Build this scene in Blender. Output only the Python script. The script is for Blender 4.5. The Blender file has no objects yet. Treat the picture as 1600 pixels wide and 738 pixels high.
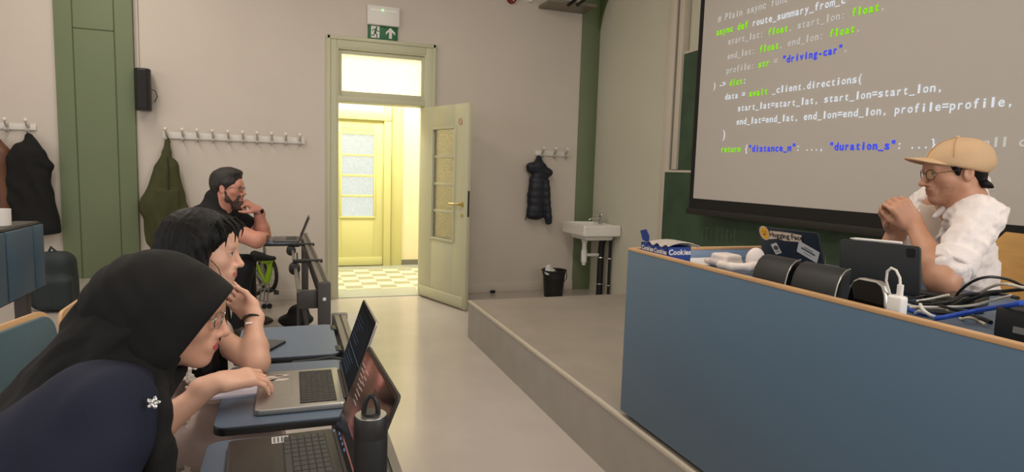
import bpy, bmesh, math, random
import numpy as np
from mathutils import Vector, Matrix

random.seed(7)
SC = bpy.context.scene
COL = SC.collection

# ---------------------------------------------------------------- camera
FPX = 974.79                      # focal length in pixels of the 1600 x 738 frame
YAW, PITCH, ROLL, EYE = 0.341652, -0.103485, 0.0301689, 1.37


def cam_rows():
    cy, sy = math.cos(YAW), math.sin(YAW)
    f = np.array([sy * math.cos(PITCH), cy * math.cos(PITCH), math.sin(PITCH)])
    r = np.array([cy, -sy, 0.0])
    u = np.cross(r, f)
    return np.array([math.cos(ROLL) * r + math.sin(ROLL) * u, -math.sin(ROLL) * r + math.cos(ROLL) * u, f])


CR = cam_rows()
CAMP = np.array([0.0, 0.0, EYE])
cam = bpy.data.cameras.new('camera')
cam.sensor_width = 36.0
cam.lens = FPX / 1600 * 36.0
cam.clip_start = 0.02
camo = bpy.data.objects.new('camera', cam)
COL.objects.link(camo)
mw = Matrix.Identity(4)
for i in range(3):
    mw[i][0], mw[i][1], mw[i][2], mw[i][3] = CR[0][i], CR[1][i], -CR[2][i], CAMP[i]
camo.matrix_world = mw
SC.camera = camo

# ---------------------------------------------------------------- exposure, world, lights
SC.view_settings.view_transform = 'Standard'
SC.view_settings.look = 'None'
SC.view_settings.gamma = 1.0
SC.view_settings.exposure = 0.0
SC.view_settings.use_curve_mapping = False
wd = bpy.data.worlds.new('daylight')
SC.world = wd
wd.use_nodes = True
wd.node_tree.nodes['Background'].inputs[0].default_value = (0.78, 0.86, 1.0, 1)
wd.node_tree.nodes['Background'].inputs[1].default_value = 0.6


def area(name, loc, target, sx, sy, power, color):
    l = bpy.data.lights.new(name, 'AREA')
    l.shape = 'RECTANGLE'
    l.size, l.size_y = sx, sy
    l.energy = power
    l.color = color
    o = bpy.data.objects.new(name, l)
    o.location = loc
    o.rotation_euler = (Vector(target) - Vector(loc)).to_track_quat('-Z', 'Y').to_euler()
    COL.objects.link(o)
    return o


WARM = (1.0, 0.90, 0.79)
area('window_daylight', (-4.7, 1.0, 2.3), (0, 2.5, 1.2), 6.0, 1.8, 38, (1.0, 0.95, 0.90))
area('rear_daylight', (-0.5, -2.75, 2.2), (0.4, 3, 1.4), 5.0, 1.6, 46, (1.0, 0.94, 0.88))
area('right_daylight', (3.28, -1.2, 2.1), (0.4, 2.6, 1.0), 2.2, 1.5, 62, (1.0, 0.95, 0.90))
area('ceiling_lamp', (-1.6, 4.0, 3.70), (-1.6, 4.0, 0), 0.5, 4.0, 50, WARM)
area('ceiling_lamp', (0.9, 2.6, 3.70), (0.9, 2.6, 0), 0.5, 4.5, 54, WARM)
area('corridor_lamp', (1.0, 7.8, 2.92), (1.0, 7.8, 0), 2.4, 0.7, 100, (1.0, 0.97, 0.88))


# ---------------------------------------------------------------- pixel -> point helpers
def ray(px, py):
    return CR.T @ np.array([(px - 800) / FPX, (369 - py) / FPX, 1.0])


def at_d(px, py, d):
    return CAMP + ray(px, py) * d


def at_x(px, py, x):
    r = ray(px, py)
    return CAMP + r * (x / r[0])


def at_y(px, py, y):
    r = ray(px, py)
    return CAMP + r * (y / r[1])


def at_z(px, py, z):
    r = ray(px, py)
    return CAMP + r * ((z - EYE) / r[2])


# ---------------------------------------------------------------- materials
def lin(c):
    return tuple(((v / 255.0) / 12.92 if v / 255.0 <= 0.04045 else ((v / 255.0 + 0.055) / 1.055) ** 2.4) for v in c)


MATS = {}


def M(name, rgb, rough=0.55, metal=0.0, var=0.0, vscale=6.0, bump=0.0, bscale=60.0, stretch=(1, 1, 1), spec=0.5,
      sheen=0.0, coat=0.0, sss=0.0, emit=None, estr=0.0, rgb2=None, detail=4.0):
    if name in MATS:
        return MATS[name]
    m = bpy.data.materials.new(name)
    m.use_nodes = True
    nt = m.node_tree
    b = nt.nodes['Principled BSDF']
    c = lin(rgb)
    b.inputs['Base Color'].default_value = (*c, 1)
    b.inputs['Roughness'].default_value = rough
    b.inputs['Metallic'].default_value = metal
    b.inputs['Specular IOR Level'].default_value = spec
    if sheen:
        b.inputs['Sheen Weight'].default_value = sheen
    if coat:
        b.inputs['Coat Weight'].default_value = coat
    if sss:
        b.inputs['Subsurface Weight'].default_value = sss
        b.inputs['Subsurface Radius'].default_value = (0.012, 0.005, 0.003)
        b.inputs['Subsurface Scale'].default_value = 0.5
    if emit:
        b.inputs['Emission Color'].default_value = (*lin(emit), 1)
        b.inputs['Emission Strength'].default_value = estr
    if var or bump or rgb2:
        tc = nt.nodes.new('ShaderNodeTexCoord')
        mp = nt.nodes.new('ShaderNodeMapping')
        mp.inputs['Scale'].default_value = stretch
        nt.links.new(tc.outputs['Object'], mp.inputs['Vector'])
    if var or rgb2:
        n = nt.nodes.new('ShaderNodeTexNoise')
        n.inputs['Scale'].default_value = vscale
        n.inputs['Detail'].default_value = detail
        nt.links.new(mp.outputs[0], n.inputs['Vector'])
        r = nt.nodes.new('ShaderNodeValToRGB')
        r.color_ramp.elements[0].position = 0.3
        r.color_ramp.elements[1].position = 0.7
        c2 = lin(rgb2) if rgb2 else c
        r.color_ramp.elements[0].color = (*[v * (1 - var) for v in c], 1)
        r.color_ramp.elements[1].color = (*[min(1, v * (1 + var)) for v in c2], 1)
        nt.links.new(n.outputs['Fac'], r.inputs[0])
        nt.links.new(r.outputs[0], b.inputs['Base Color'])
    if bump:
        n2 = nt.nodes.new('ShaderNodeTexNoise')
        n2.inputs['Scale'].default_value = bscale
        n2.inputs['Detail'].default_value = 3
        nt.links.new(mp.outputs[0], n2.inputs['Vector'])
        bp = nt.nodes.new('ShaderNodeBump')
        bp.inputs['Strength'].default_value = bump
        bp.inputs['Distance'].default_value = 0.01
        nt.links.new(n2.outputs['Fac'], bp.inputs['Height'])
        nt.links.new(bp.outputs[0], b.inputs['Normal'])
    MATS[name] = m
    return m


def glow(name, rgb, s):
    if name in MATS:
        return MATS[name]
    m = bpy.data.materials.new(name)
    m.use_nodes = True
    nt = m.node_tree
    nt.nodes.remove(nt.nodes['Principled BSDF'])
    e = nt.nodes.new('ShaderNodeEmission')
    e.inputs[0].default_value = (*lin(rgb), 1)
    e.inputs[1].default_value = s
    nt.links.new(e.outputs[0], nt.nodes['Material Output'].inputs[0])
    MATS[name] = m
    return m


# ---------------------------------------------------------------- geometry collector
def basis(ax):
    a = Vector(ax).normalized()
    h = Vector((0, 0, 1)) if abs(a.z) < 0.9 else Vector((1, 0, 0))
    u = h.cross(a).normalized()
    return u, a.cross(u), a


class G:
    def __init__(s):
        s.v, s.f, s.m, s.cur = [], [], [], 0

    def add(s, vs, fs):
        o = len(s.v)
        s.v += [tuple(float(t) for t in p) for p in vs]
        for f in fs:
            s.f.append([i + o for i in f])
            s.m.append(s.cur)
        return s

    def box(s, x0, y0, z0, x1, y1, z1):
        x0, x1 = min(x0, x1), max(x0, x1)
        y0, y1 = min(y0, y1), max(y0, y1)
        z0, z1 = min(z0, z1), max(z0, z1)
        return s.add([(x0, y0, z0), (x1, y0, z0), (x1, y1, z0), (x0, y1, z0), (x0, y0, z1), (x1, y0, z1), (x1, y1, z1), (x0, y1, z1)],
                     [(0, 3, 2, 1), (4, 5, 6, 7), (0, 1, 5, 4), (1, 2, 6, 5), (2, 3, 7, 6), (3, 0, 4, 7)])

    def obox(s, c, size, u, v, w):
        c, u, v, w = Vector(c), Vector(u), Vector(v), Vector(w)
        vs = []
        for k in (-1, 1):
            for a, b in ((-1, -1), (1, -1), (1, 1), (-1, 1)):
                vs.append(c + u * (a * size[0] / 2) + v * (b * size[1] / 2) + w * (k * size[2] / 2))
        return s.add(vs, [(0, 3, 2, 1), (4, 5, 6, 7), (0, 1, 5, 4), (1, 2, 6, 5), (2, 3, 7, 6), (3, 0, 4, 7)])

    def bar(s, p, q, w, h, up=(0, 0, 1)):
        p, q = Vector(p), Vector(q)
        a = (q - p).normalized()
        u = Vector(up).cross(a)
        if u.length < 1e-4:
            u = Vector((1, 0, 0)).cross(a)
        u.normalize()
        v = a.cross(u)
        return s.obox((p + q) / 2, (w, h, (q - p).length), u, v, a)

    def prism(s, pts, org, u, v, w, t):
        """polygon pts (in u,v) from org extruded by t along w"""
        org, u, v, w = Vector(org), Vector(u), Vector(v), Vector(w)
        n = len(pts)
        a = [org + u * p[0] + v * p[1] for p in pts]
        b = [p + w * t for p in a]
        fs = [list(range(n))[::-1], list(range(n, 2 * n))]
        for i in range(n):
            j = (i + 1) % n
            fs.append((i, j, n + j, n + i))
        return s.add(a + b, fs)

    def tube(s, pts, r, n=8, closed=False):
        P = [Vector(p) for p in pts]
        m = len(P)
        R = r if isinstance(r, (list, tuple)) else [r] * m
        vs, fs = [], []
        u = None
        for i in range(m):
            if closed:
                t = P[(i + 1) % m] - P[i - 1]
            else:
                t = P[min(i + 1, m - 1)] - P[max(i - 1, 0)]
            t.normalize()
            if u is None:
                u = basis(t)[0]
            u = (u - t * u.dot(t))
            if u.length < 1e-5:
                u = basis(t)[0]
            u.normalize()
            w = t.cross(u)
            for k in range(n):
                a = 2 * math.pi * k / n
                vs.append(P[i] + (u * math.cos(a) + w * math.sin(a)) * R[i])
        for i in range(m if closed else m - 1):
            j = (i + 1) % m
            for k in range(n):
                l = (k + 1) % n
                fs.append((i * n + k, i * n + l, j * n + l, j * n + k))
        if not closed:
            fs.append(list(range(n))[::-1])
            fs.append([(m - 1) * n + k for k in range(n)])
        return s.add(vs, fs)

    def lathe(s, prof, org=(0, 0, 0), ax=(0, 0, 1), n=24, cap=True):
        u, v, w = basis(ax)
        org = Vector(org)
        vs, fs = [], []
        for r, z in prof:
            for k in range(n):
                a = 2 * math.pi * k / n
                vs.append(org + w * z + (u * math.cos(a) + v * math.sin(a)) * max(r, 1e-4))
        for i in range(len(prof) - 1):
            for k in range(n):
                l = (k + 1) % n
                fs.append((i * n + k, i * n + l, (i + 1) * n + l, (i + 1) * n + k))
        if cap:
            fs.append(list(range(n))[::-1])
            fs.append([(len(prof) - 1) * n + k for k in range(n)])
        return s.add(vs, fs)

    def cyl(s, p, q, r, n=16, r2=None):
        p, q = Vector(p), Vector(q)
        return s.lathe([(r, 0), (r if r2 is None else r2, (q - p).length)], p, q - p, n)

    def ball(s, c, rad, n=16, m=10, u=(1, 0, 0), v=(0, 1, 0), w=(0, 0, 1)):
        c, u, v, w = Vector(c), Vector(u), Vector(v), Vector(w)
        if not isinstance(rad, (tuple, list)):
            rad = (rad, rad, rad)
        vs, fs = [], []
        for i in range(m + 1):
            t = math.pi * i / m
            for k in range(n):
                a = 2 * math.pi * k / n
                vs.append(c + u * (rad[0] * math.sin(t) * math.cos(a)) + v * (rad[1] * math.sin(t) * math.sin(a)) + w * (rad[2] * math.cos(t)))
        for i in range(m):
            for k in range(n):
                l = (k + 1) % n
                fs.append((i * n + k, (i + 1) * n + k, (i + 1) * n + l, i * n + l))
        return s.add(vs, fs)

    def grid(s, fn, nu, nv):
        vs = [fn(i / nu, j / nv) for j in range(nv + 1) for i in range(nu + 1)]
        fs = [(j * (nu + 1) + i, j * (nu + 1) + i + 1, (j + 1) * (nu + 1) + i + 1, (j + 1) * (nu + 1) + i) for j in range(nv) for i in range(nu)]
        return s.add(vs, fs)

    def build(s, name, mats, parent=None, bevel=0.0, seg=2, smooth=35, local=False, solid=0.0, merge=False):
        org = Vector((0, 0, 0))
        if parent is not None and not local:
            p = parent
            while p is not None:
                org += p.location
                p = p.parent
        me = bpy.data.meshes.new(name)
        me.from_pydata([tuple(Vector(p) - org) for p in s.v], [], s.f)
        me.validate()
        if not isinstance(mats, (list, tuple)):
            mats = [mats]
        for m in mats:
            me.materials.append(m)
        if len(mats) > 1 and len(me.polygons) == len(s.m):
            me.polygons.foreach_set('material_index', s.m)
        bm = bmesh.new()
        bm.from_mesh(me)
        if merge:
            bmesh.ops.remove_doubles(bm, verts=bm.verts, dist=1e-5)
        bmesh.ops.recalc_face_normals(bm, faces=bm.faces)
        if solid:
            bmesh.ops.solidify(bm, geom=bm.faces[:], thickness=solid)
        if bevel:
            es = [e for e in bm.edges if len(e.link_faces) == 2 and e.calc_face_angle(0) > 0.5]
            if es:
                bmesh.ops.bevel(bm, geom=es, offset=bevel, segments=seg, profile=0.5, affect='EDGES', clamp_overlap=True)
        bm.to_mesh(me)
        bm.free()
        if smooth:
            me.polygons.foreach_set('use_smooth', [True] * len(me.polygons))
            me.set_sharp_from_angle(angle=math.radians(smooth))
        o = bpy.data.objects.new(name, me)
        COL.objects.link(o)
        if parent is not None:
            o.parent = parent
        return o


def tag(o, label=None, cat=None, group=None, kind=None):
    if label:
        o['label'] = label
    if cat:
        o['category'] = cat
    if group:
        o['group'] = group
    if kind:
        o['kind'] = kind
    return o


def thing(name, label, cat, loc=(0, 0, 0), rot=0.0, group=None):
    o = bpy.data.objects.new(name, None)
    o.empty_display_size = 0.05
    COL.objects.link(o)
    o.location = [float(t) for t in loc]
    o.rotation_euler = (0, 0, rot)
    return tag(o, label, cat, group)


def struct(name, g, mat, parent=None, **k):
    o = g.build(name, mat, parent, **k)
    if parent is None:
        o['kind'] = 'structure'
    return o


# ---------------------------------------------------------------- lettering
GLY = {}


def glyph(ch, bold=0.0):
    key = (ch, bold)
    if key not in GLY:
        cu = bpy.data.curves.new('glyph', 'FONT')
        cu.body = ch
        cu.size = 1.0
        cu.offset = bold
        cu.resolution_u = 3
        ob = bpy.data.objects.new('glyph', cu)
        COL.objects.link(ob)
        dg = bpy.context.evaluated_depsgraph_get()
        me = ob.evaluated_get(dg).to_mesh()
        vs = [(v.co.x, v.co.y) for v in me.vertices]
        fs = [tuple(p.vertices) for p in me.polygons]
        ob.evaluated_get(dg).to_mesh_clear()
        bpy.data.objects.remove(ob)
        bpy.data.curves.remove(cu)
        GLY[key] = (vs, fs)
    return GLY[key]


def mono(g, text, org, u, v, cell, em, bold=0.012):
    """text in equal cells: cell wide along u, glyphs em tall along v"""
    org, u, v = Vector(org), Vector(u), Vector(v)
    for i, ch in enumerate(text):
        if ch == ' ':
            continue
        vs, fs = glyph(ch, bold)
        if not vs:
            continue
        xs = [p[0] for p in vs]
        w = max(xs) - min(xs)
        sx = em
        if ch.isalpha() or ch == '_':
            sx = cell * (0.90 if ch in 'mw_' else 0.60 if ch in 'frt' else 0.34 if ch in 'ijl' else 0.76) / w
        elif w * em > cell * 0.9:
            sx = cell * 0.9 / w
        x0 = cell * (i + 0.5) - (min(xs) + w / 2) * sx
        g.add([org + u * (x0 + p[0] * sx) + v * (p[1] * em) for p in vs], fs)


def words(g, text, org, u, v, em, bold=0.01, space=0.06):
    org, u, v = Vector(org), Vector(u), Vector(v)
    x = 0.0
    for ch in text:
        if ch == ' ':
            x += 0.3 * em
            continue
        vs, fs = glyph(ch, bold)
        xs = [p[0] for p in vs]
        g.add([org + u * (x + (p[0] - min(xs)) * em) + v * (p[1] * em) for p in vs], fs)
        x += (max(xs) - min(xs) + space) * em
    return x


# ---------------------------------------------------------------- implicit surfaces (for bodies, clothing and coats)
def A3(p):
    return np.array(p, dtype=np.float64)


def cap(a, b, ra, rb=None, k=0.02, op='u', flat=None):
    """tapered capsule; flat=(axis, factor) squashes it along an axis"""
    return ('cap', A3(a), A3(b), ra, ra if rb is None else rb, k, op, flat)


def ell(c, r, R=None, k=0.02, op='u'):
    return ('ell', A3(c), A3(r), np.eye(3) if R is None else A3(R), k, op)


def rbx(c, h, R=None, rad=0.01, k=0.02, op='u'):
    return ('box', A3(c), A3(h), np.eye(3) if R is None else A3(R), rad, k, op)


def chain(pts, rs, k=0.02, op='u'):
    return [cap(pts[i], pts[i + 1], rs[i], rs[i + 1], k, op) for i in range(len(pts) - 1)]


def _pdist(p, X, Y, Z):
    if p[0] == 'cap':
        _, a, b, ra, rb, k, op, flat = p
        d = b - a
        L = max(float(d @ d), 1e-12)
        px, py, pz = X - a[0], Y - a[1], Z - a[2]
        if flat is not None:
            ax, fac = A3(flat[0]), flat[1]
            q = (px * ax[0] + py * ax[1] + pz * ax[2])
            da = float(d @ ax)
            t = np.clip((px * d[0] + py * d[1] + pz * d[2]) / L, 0, 1)
            ex, ey, ez = px - t * d[0], py - t * d[1], pz - t * d[2]
            q = ex * ax[0] + ey * ax[1] + ez * ax[2]
            r2 = ex * ex + ey * ey + ez * ez + q * q * (1 / (fac * fac) - 1)
            return (np.sqrt(r2) - (ra + (rb - ra) * t)) * min(1.0, fac ** 0.5)
        t = np.clip((px * d[0] + py * d[1] + pz * d[2]) / L, 0, 1)
        return np.sqrt((px - t * d[0]) ** 2 + (py - t * d[1]) ** 2 + (pz - t * d[2]) ** 2) - (ra + (rb - ra) * t)
    if p[0] == 'ell':
        _, c, r, R, k, op = p
        x, y, z = X - c[0], Y - c[1], Z - c[2]
        q = [(x * R[0, i] + y * R[1, i] + z * R[2, i]) for i in range(3)]
        k0 = np.sqrt((q[0] / r[0]) ** 2 + (q[1] / r[1]) ** 2 + (q[2] / r[2]) ** 2)
        k1 = np.sqrt((q[0] / r[0] ** 2) ** 2 + (q[1] / r[1] ** 2) ** 2 + (q[2] / r[2] ** 2) ** 2)
        return np.where(k1 > 1e-9, k0 * (k0 - 1) / np.maximum(k1, 1e-9), -r.min())
    _, c, h, R, rad, k, op = p
    x, y, z = X - c[0], Y - c[1], Z - c[2]
    q = [np.abs(x * R[0, i] + y * R[1, i] + z * R[2, i]) - (h[i] - rad) for i in range(3)]
    out = np.sqrt(sum(np.maximum(t, 0) ** 2 for t in q))
    return out + np.minimum(np.maximum(q[0], np.maximum(q[1], q[2])), 0) - rad


def _pbox(p):
    if p[0] == 'cap':
        lo = np.minimum(p[1] - p[3], p[2] - p[4])
        hi = np.maximum(p[1] + p[3], p[2] + p[4])
        return lo, hi, p[5], p[6]
    if p[0] == 'ell':
        e = np.sqrt(((p[3] * p[2][None, :]) ** 2).sum(1))
        return p[1] - e, p[1] + e, p[4], p[5]
    e = (np.abs(p[3]) * p[2][None, :]).sum(1)
    return p[1] - e, p[1] + e, p[5], p[6]


class Field:
    def __init__(s, prims, h, pad=0.03):
        us = [b for b in map(_pbox, prims) if b[3] == 'u']
        lo = np.min([u[0] for u in us], axis=0) - pad
        hi = np.max([u[1] for u in us], axis=0) + pad
        s.h, s.lo = h, lo
        n = np.ceil((hi - lo) / h).astype(int) + 1
        s.F = np.full(tuple(n), 0.25, dtype=np.float32)
        s.ax = [lo[i] + np.arange(n[i]) * h for i in range(3)]
        for p in prims:
            s.put(p)

    def put(s, p):
        lo, hi, k, op = _pbox(p)
        m = k + 4 * s.h + 0.01
        sl = []
        for i in range(3):
            a = max(0, int((lo[i] - m - s.lo[i]) / s.h))
            b = min(s.F.shape[i], int((hi[i] + m - s.lo[i]) / s.h) + 2)
            if a >= b:
                return
            sl.append(slice(a, b))
        X = s.ax[0][sl[0]][:, None, None]
        Y = s.ax[1][sl[1]][None, :, None]
        Z = s.ax[2][sl[2]][None, None, :]
        d = _pdist(p, X, Y, Z).astype(np.float32)
        f = s.F[tuple(sl)]
        k = max(k, 1e-4)
        if op == 'u':
            hh = np.maximum(k - np.abs(f - d), 0) / k
            s.F[tuple(sl)] = np.minimum(f, d) - hh * hh * k * 0.25
        else:
            hh = np.maximum(k - np.abs(f + d), 0) / k
            s.F[tuple(sl)] = np.maximum(f, -d) + hh * hh * k * 0.25

    def cut(s, p, n, k=0.006):
        """keep the side n points away from"""
        p, n = A3(p), A3(n)
        n = n / np.linalg.norm(n)
        d = ((s.ax[0] - p[0]) * n[0])[:, None, None] + ((s.ax[1] - p[1]) * n[1])[None, :, None] + ((s.ax[2] - p[2]) * n[2])[None, None, :]
        d = d.astype(np.float32)
        hh = np.maximum(k - np.abs(s.F - d), 0) / k
        s.F = np.maximum(s.F, d) + hh * hh * k * 0.25
        return s

    def warp(s, fn, band=0.03):
        idx = np.nonzero(np.abs(s.F) < band)
        s.F[idx] += fn(s.ax[0][idx[0]], s.ax[1][idx[1]], s.ax[2][idx[2]]).astype(np.float32)
        return s

    def mesh(s, name, mats, parent=None, pick=None, local=False, smooth=1):
        F = s.F
        F[0], F[-1], F[:, 0], F[:, -1], F[:, :, 0], F[:, :, -1] = [np.maximum(t, 0.01) for t in (F[0], F[-1], F[:, 0], F[:, -1], F[:, :, 0], F[:, :, -1])]
        S = (F < 0).astype(np.uint8)
        c = S[:-1, :-1, :-1] + S[1:, :-1, :-1] + S[:-1, 1:, :-1] + S[1:, 1:, :-1] + S[:-1, :-1, 1:] + S[1:, :-1, 1:] + S[:-1, 1:, 1:] + S[1:, 1:, 1:]
        I, J, K = np.nonzero((c > 0) & (c < 8))
        N = len(I)
        vid = np.full(c.shape, -1, dtype=np.int32)
        vid[I, J, K] = np.arange(N)
        cor = [(a, b, d) for a in (0, 1) for b in (0, 1) for d in (0, 1)]
        vals = {q: F[I + q[0], J + q[1], K + q[2]].astype(np.float64) for q in cor}
        acc = np.zeros((N, 3))
        cnt = np.zeros(N)
        for q in cor:
            for ax in range(3):
                if q[ax] == 1:
                    continue
                r = list(q)
                r[ax] = 1
                r = tuple(r)
                f0, f1 = vals[q], vals[r]
                mk = (f0 < 0) != (f1 < 0)
                t = np.where(mk, f0 / np.where(mk, f0 - f1, 1), 0)
                pos = np.array(q, dtype=float)[None, :].repeat(N, 0)
                pos[:, ax] += t
                acc[mk] += pos[mk]
                cnt[mk] += 1
        V = (np.stack([I, J, K], 1) + acc / cnt[:, None]) * s.h + s.lo
        quads = []
        for ax in range(3):
            a, b = (ax + 1) % 3, (ax + 2) % 3
            lo_ = [slice(None)] * 3
            hi_ = [slice(None)] * 3
            lo_[ax] = slice(0, -1)
            hi_[ax] = slice(1, None)
            e = S[tuple(lo_)] != S[tuple(hi_)]
            idx = np.array(np.nonzero(e))
            ok = (idx[a] > 0) & (idx[b] > 0) & (idx[a] < c.shape[a]) & (idx[b] < c.shape[b])
            idx = idx[:, ok]
            inside = S[idx[0], idx[1], idx[2]] == 1

            def cell(da, db):
                q = idx.copy()
                q[a] += da
                q[b] += db
                return vid[q[0], q[1], q[2]]
            Q = np.stack([cell(-1, -1), cell(0, -1), cell(0, 0), cell(-1, 0)], 1)
            Q[~inside] = Q[~inside][:, ::-1]
            quads.append(Q)
        Q = np.concatenate(quads)
        Q = Q[(Q >= 0).all(1)]
        for _ in range(smooth):
            sm = np.zeros_like(V)
            ct = np.zeros(N)
            for i in range(4):
                j = (i + 1) % 4
                np.add.at(sm, Q[:, i], V[Q[:, j]])
                np.add.at(ct, Q[:, i], 1)
                np.add.at(sm, Q[:, j], V[Q[:, i]])
                np.add.at(ct, Q[:, j], 1)
            ct = np.maximum(ct, 1)
            V = 0.5 * V + 0.5 * sm / ct[:, None]
        org = np.zeros(3)
        if parent is not None and not local:
            p = parent
            while p is not None:
                org += np.array(p.location)
                p = p.parent
        me = bpy.data.meshes.new(name)
        me.vertices.add(N)
        me.vertices.foreach_set('co', (V - org).astype(np.float32).ravel())
        me.loops.add(len(Q) * 4)
        me.loops.foreach_set('vertex_index', Q.astype(np.int32).ravel())
        me.polygons.add(len(Q))
        me.polygons.foreach_set('loop_start', np.arange(len(Q), dtype=np.int32) * 4)
        me.polygons.foreach_set('loop_total', np.full(len(Q), 4, dtype=np.int32))
        me.update(calc_edges=True)
        me.polygons.foreach_set('use_smooth', np.ones(len(Q), dtype=bool))
        if not isinstance(mats, (list, tuple)):
            mats = [mats]
        for m in mats:
            me.materials.append(m)
        if pick is not None:
            ctr = V[Q].mean(1)
            me.polygons.foreach_set('material_index', pick(ctr).astype(np.int32))
        me.update()
        o = bpy.data.objects.new(name, me)
        COL.objects.link(o)
        if parent is not None:
            o.parent = parent
        return o


def mesh_of(prims, h, name, mats, parent=None, warp=None, cuts=(), pick=None, local=False, smooth=1, band=0.03):
    f = Field(prims, h)
    if warp:
        f.warp(warp, band)
    for c in cuts:
        f.cut(*c)
    return f.mesh(name, mats, parent, pick, local, smooth)


def folds(amp, seed=0, freq=28.0, dirs=None, sharp=False):
    rs = np.random.RandomState(seed)
    D = []
    for i in range(5):
        d = rs.normal(size=3) if dirs is None else A3(dirs) + rs.normal(size=3) * 0.35
        d /= np.linalg.norm(d)
        D.append((d * freq * (0.6 + 0.8 * rs.rand()), rs.rand() * 6.28, rs.normal(size=3) * freq * 0.22, rs.rand() * 6.28))

    def fn(x, y, z):
        t = 0
        for k, ph, k2, ph2 in D:
            w = np.sin(x * k2[0] + y * k2[1] + z * k2[2] + ph2)
            if sharp:
                t = t + (2 * np.abs(np.sin(0.5 * (x * k[0] + y * k[1] + z * k[2] + ph + 2.2 * w))) - 1) * (0.55 + 0.45 * w)
                continue
            t = t + np.sin(x * k[0] + y * k[1] + z * k[2] + ph + 1.3 * w) * (0.6 + 0.4 * w)
        return t * amp / 3.0
    return fn
# ================================================================ SETTING
D_FAR, X_R, Z_C = 6.63, 3.35, 3.75
PLZ = 0.31
wallp = M('wall_paint', (211, 201, 189), 0.75, var=0.025, vscale=1.5, bump=0.04, bscale=180)
wallg = M('shaded_wall_paint', (206, 203, 184), 0.75, var=0.02, vscale=1.5, bump=0.04, bscale=180)  # same paint as the far wall, its greenish shade put into the colour
white = M('white_ceiling', (225, 220, 208), 0.8)
green = M('sage_green_paint', (112, 124, 92), 0.6, var=0.03, vscale=2.0)
groove = M('green_groove', (74, 88, 54), 0.7)
cream = M('cream_green_paint', (197, 196, 166), 0.42, var=0.015, vscale=3)
floorm = M('polished_concrete', (188, 178, 171), 0.20, var=0.02, vscale=2.2, rgb2=(192, 183, 176), bump=0.01, bscale=40, detail=8, coat=0.15)
platm = M('platform_linoleum', (160, 150, 139), 0.38, var=0.07, vscale=5, detail=8)
riserm = M('platform_riser', (168, 162, 155), 0.55, var=0.06, vscale=6, detail=8)
noseb = M('platform_nosing', (200, 190, 174), 0.45)

g = G(); g.box(-5, -3, -0.06, 3.5, 6.63, 0); struct('floor', g, floorm)
g = G(); g.box(-5, -3, Z_C, 3.5, 6.9, Z_C + 0.05); struct('ceiling', g, white)
DX0, DX1, DZ = 0.446, 1.33, 2.545
g = G()
g.box(-5, D_FAR, 0, DX0, D_FAR + 0.18, Z_C); g.box(DX1, D_FAR, 0, 3.5, D_FAR + 0.18, Z_C); g.box(DX0, D_FAR, DZ, DX1, D_FAR + 0.18, Z_C)
struct('wall_far', g, wallp, smooth=0)
g = G(); g.box(X_R, -0.1, 0, X_R + 0.15, D_FAR, Z_C); g.box(X_R, -3, 0, X_R + 0.15, -2.3, Z_C); g.box(X_R, -2.3, 0, X_R + 0.15, -0.1, 1.3); g.box(X_R, -2.3, 2.9, X_R + 0.15, -0.1, Z_C); struct('wall_right', g, wallg, smooth=0)
g = G()                                                     # left wall and rear wall with their window openings
g.box(-5.15, -3, 0, -5, D_FAR, 1.3); g.box(-5.15, -3, 3.3, -5, D_FAR, Z_C); g.box(-5.15, -3, 1.3, -5, -2.1, 3.3); g.box(-5.15, 4.1, 1.3, -5, D_FAR, 3.3)
struct('wall_left', g, wallp, smooth=0)
g = G()
g.box(-5, -3.15, 0, 3.5, -3, 1.3); g.box(-5, -3.15, 3.1, 3.5, -3, Z_C); g.box(-5, -3.15, 1.3, -3.2, -3, 3.1); g.box(2.2, -3.15, 1.3, 3.5, -3, 3.1)
struct('wall_back', g, wallp, smooth=0)
g = G(); g.box(-5, D_FAR - 0.015, 0, 0.333, D_FAR, 0.11); struct('baseboard_far', g, wallp, bevel=0.004)
g = G(); g.box(1.46, D_FAR - 0.015, 0, X_R, D_FAR, 0.11); struct('baseboard_right', g, wallp, bevel=0.004)

# raised teaching platform and the raked step behind the front row
g = G(); g.box(1.362, -3, 0, X_R, 4.84, PLZ - 0.004)
plat = struct('platform', g, [riserm]); plat['kind'] = 'structure'
g = G(); g.box(1.358, -3, PLZ - 0.02, 1.385, 4.845, PLZ); struct('trim_1', g, noseb, bevel=0.004)
g = G(); g.box(1.385, -3, PLZ - 0.004, X_R, 4.84, PLZ); struct('platform_floor', g, platm)['kind'] = 'structure'
g = G(); g.box(-5, -3, 0, -1.16, 6.615, 0.28); struct('raked_step', g, floorm)['kind'] = 'structure'

# green pillar on the left, with its panel grooves
PXL, PXR = -1.935, -1.335
g = G(); g.box(PXL, D_FAR - 0.05, 0, PXR, D_FAR, Z_C)
pil = struct('pillar', g, green, bevel=0.004)
for x in (at_y(113, 43, 6.58)[0], at_y(178, 43, 6.58)[0]):
    g = G(); g.box(x - 0.005, D_FAR - 0.0525, 0, x + 0.005, D_FAR - 0.045, Z_C); g.build('panel_groove', groove, pil)
g = G()
zz = at_y(147, 46, 6.58)[2]
g.box(at_y(113, 43, 6.58)[0], D_FAR - 0.0525, zz - 0.005, at_y(178, 43, 6.58)[0], D_FAR - 0.045, zz + 0.005)
g.build('panel_groove', groove, pil)
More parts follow.
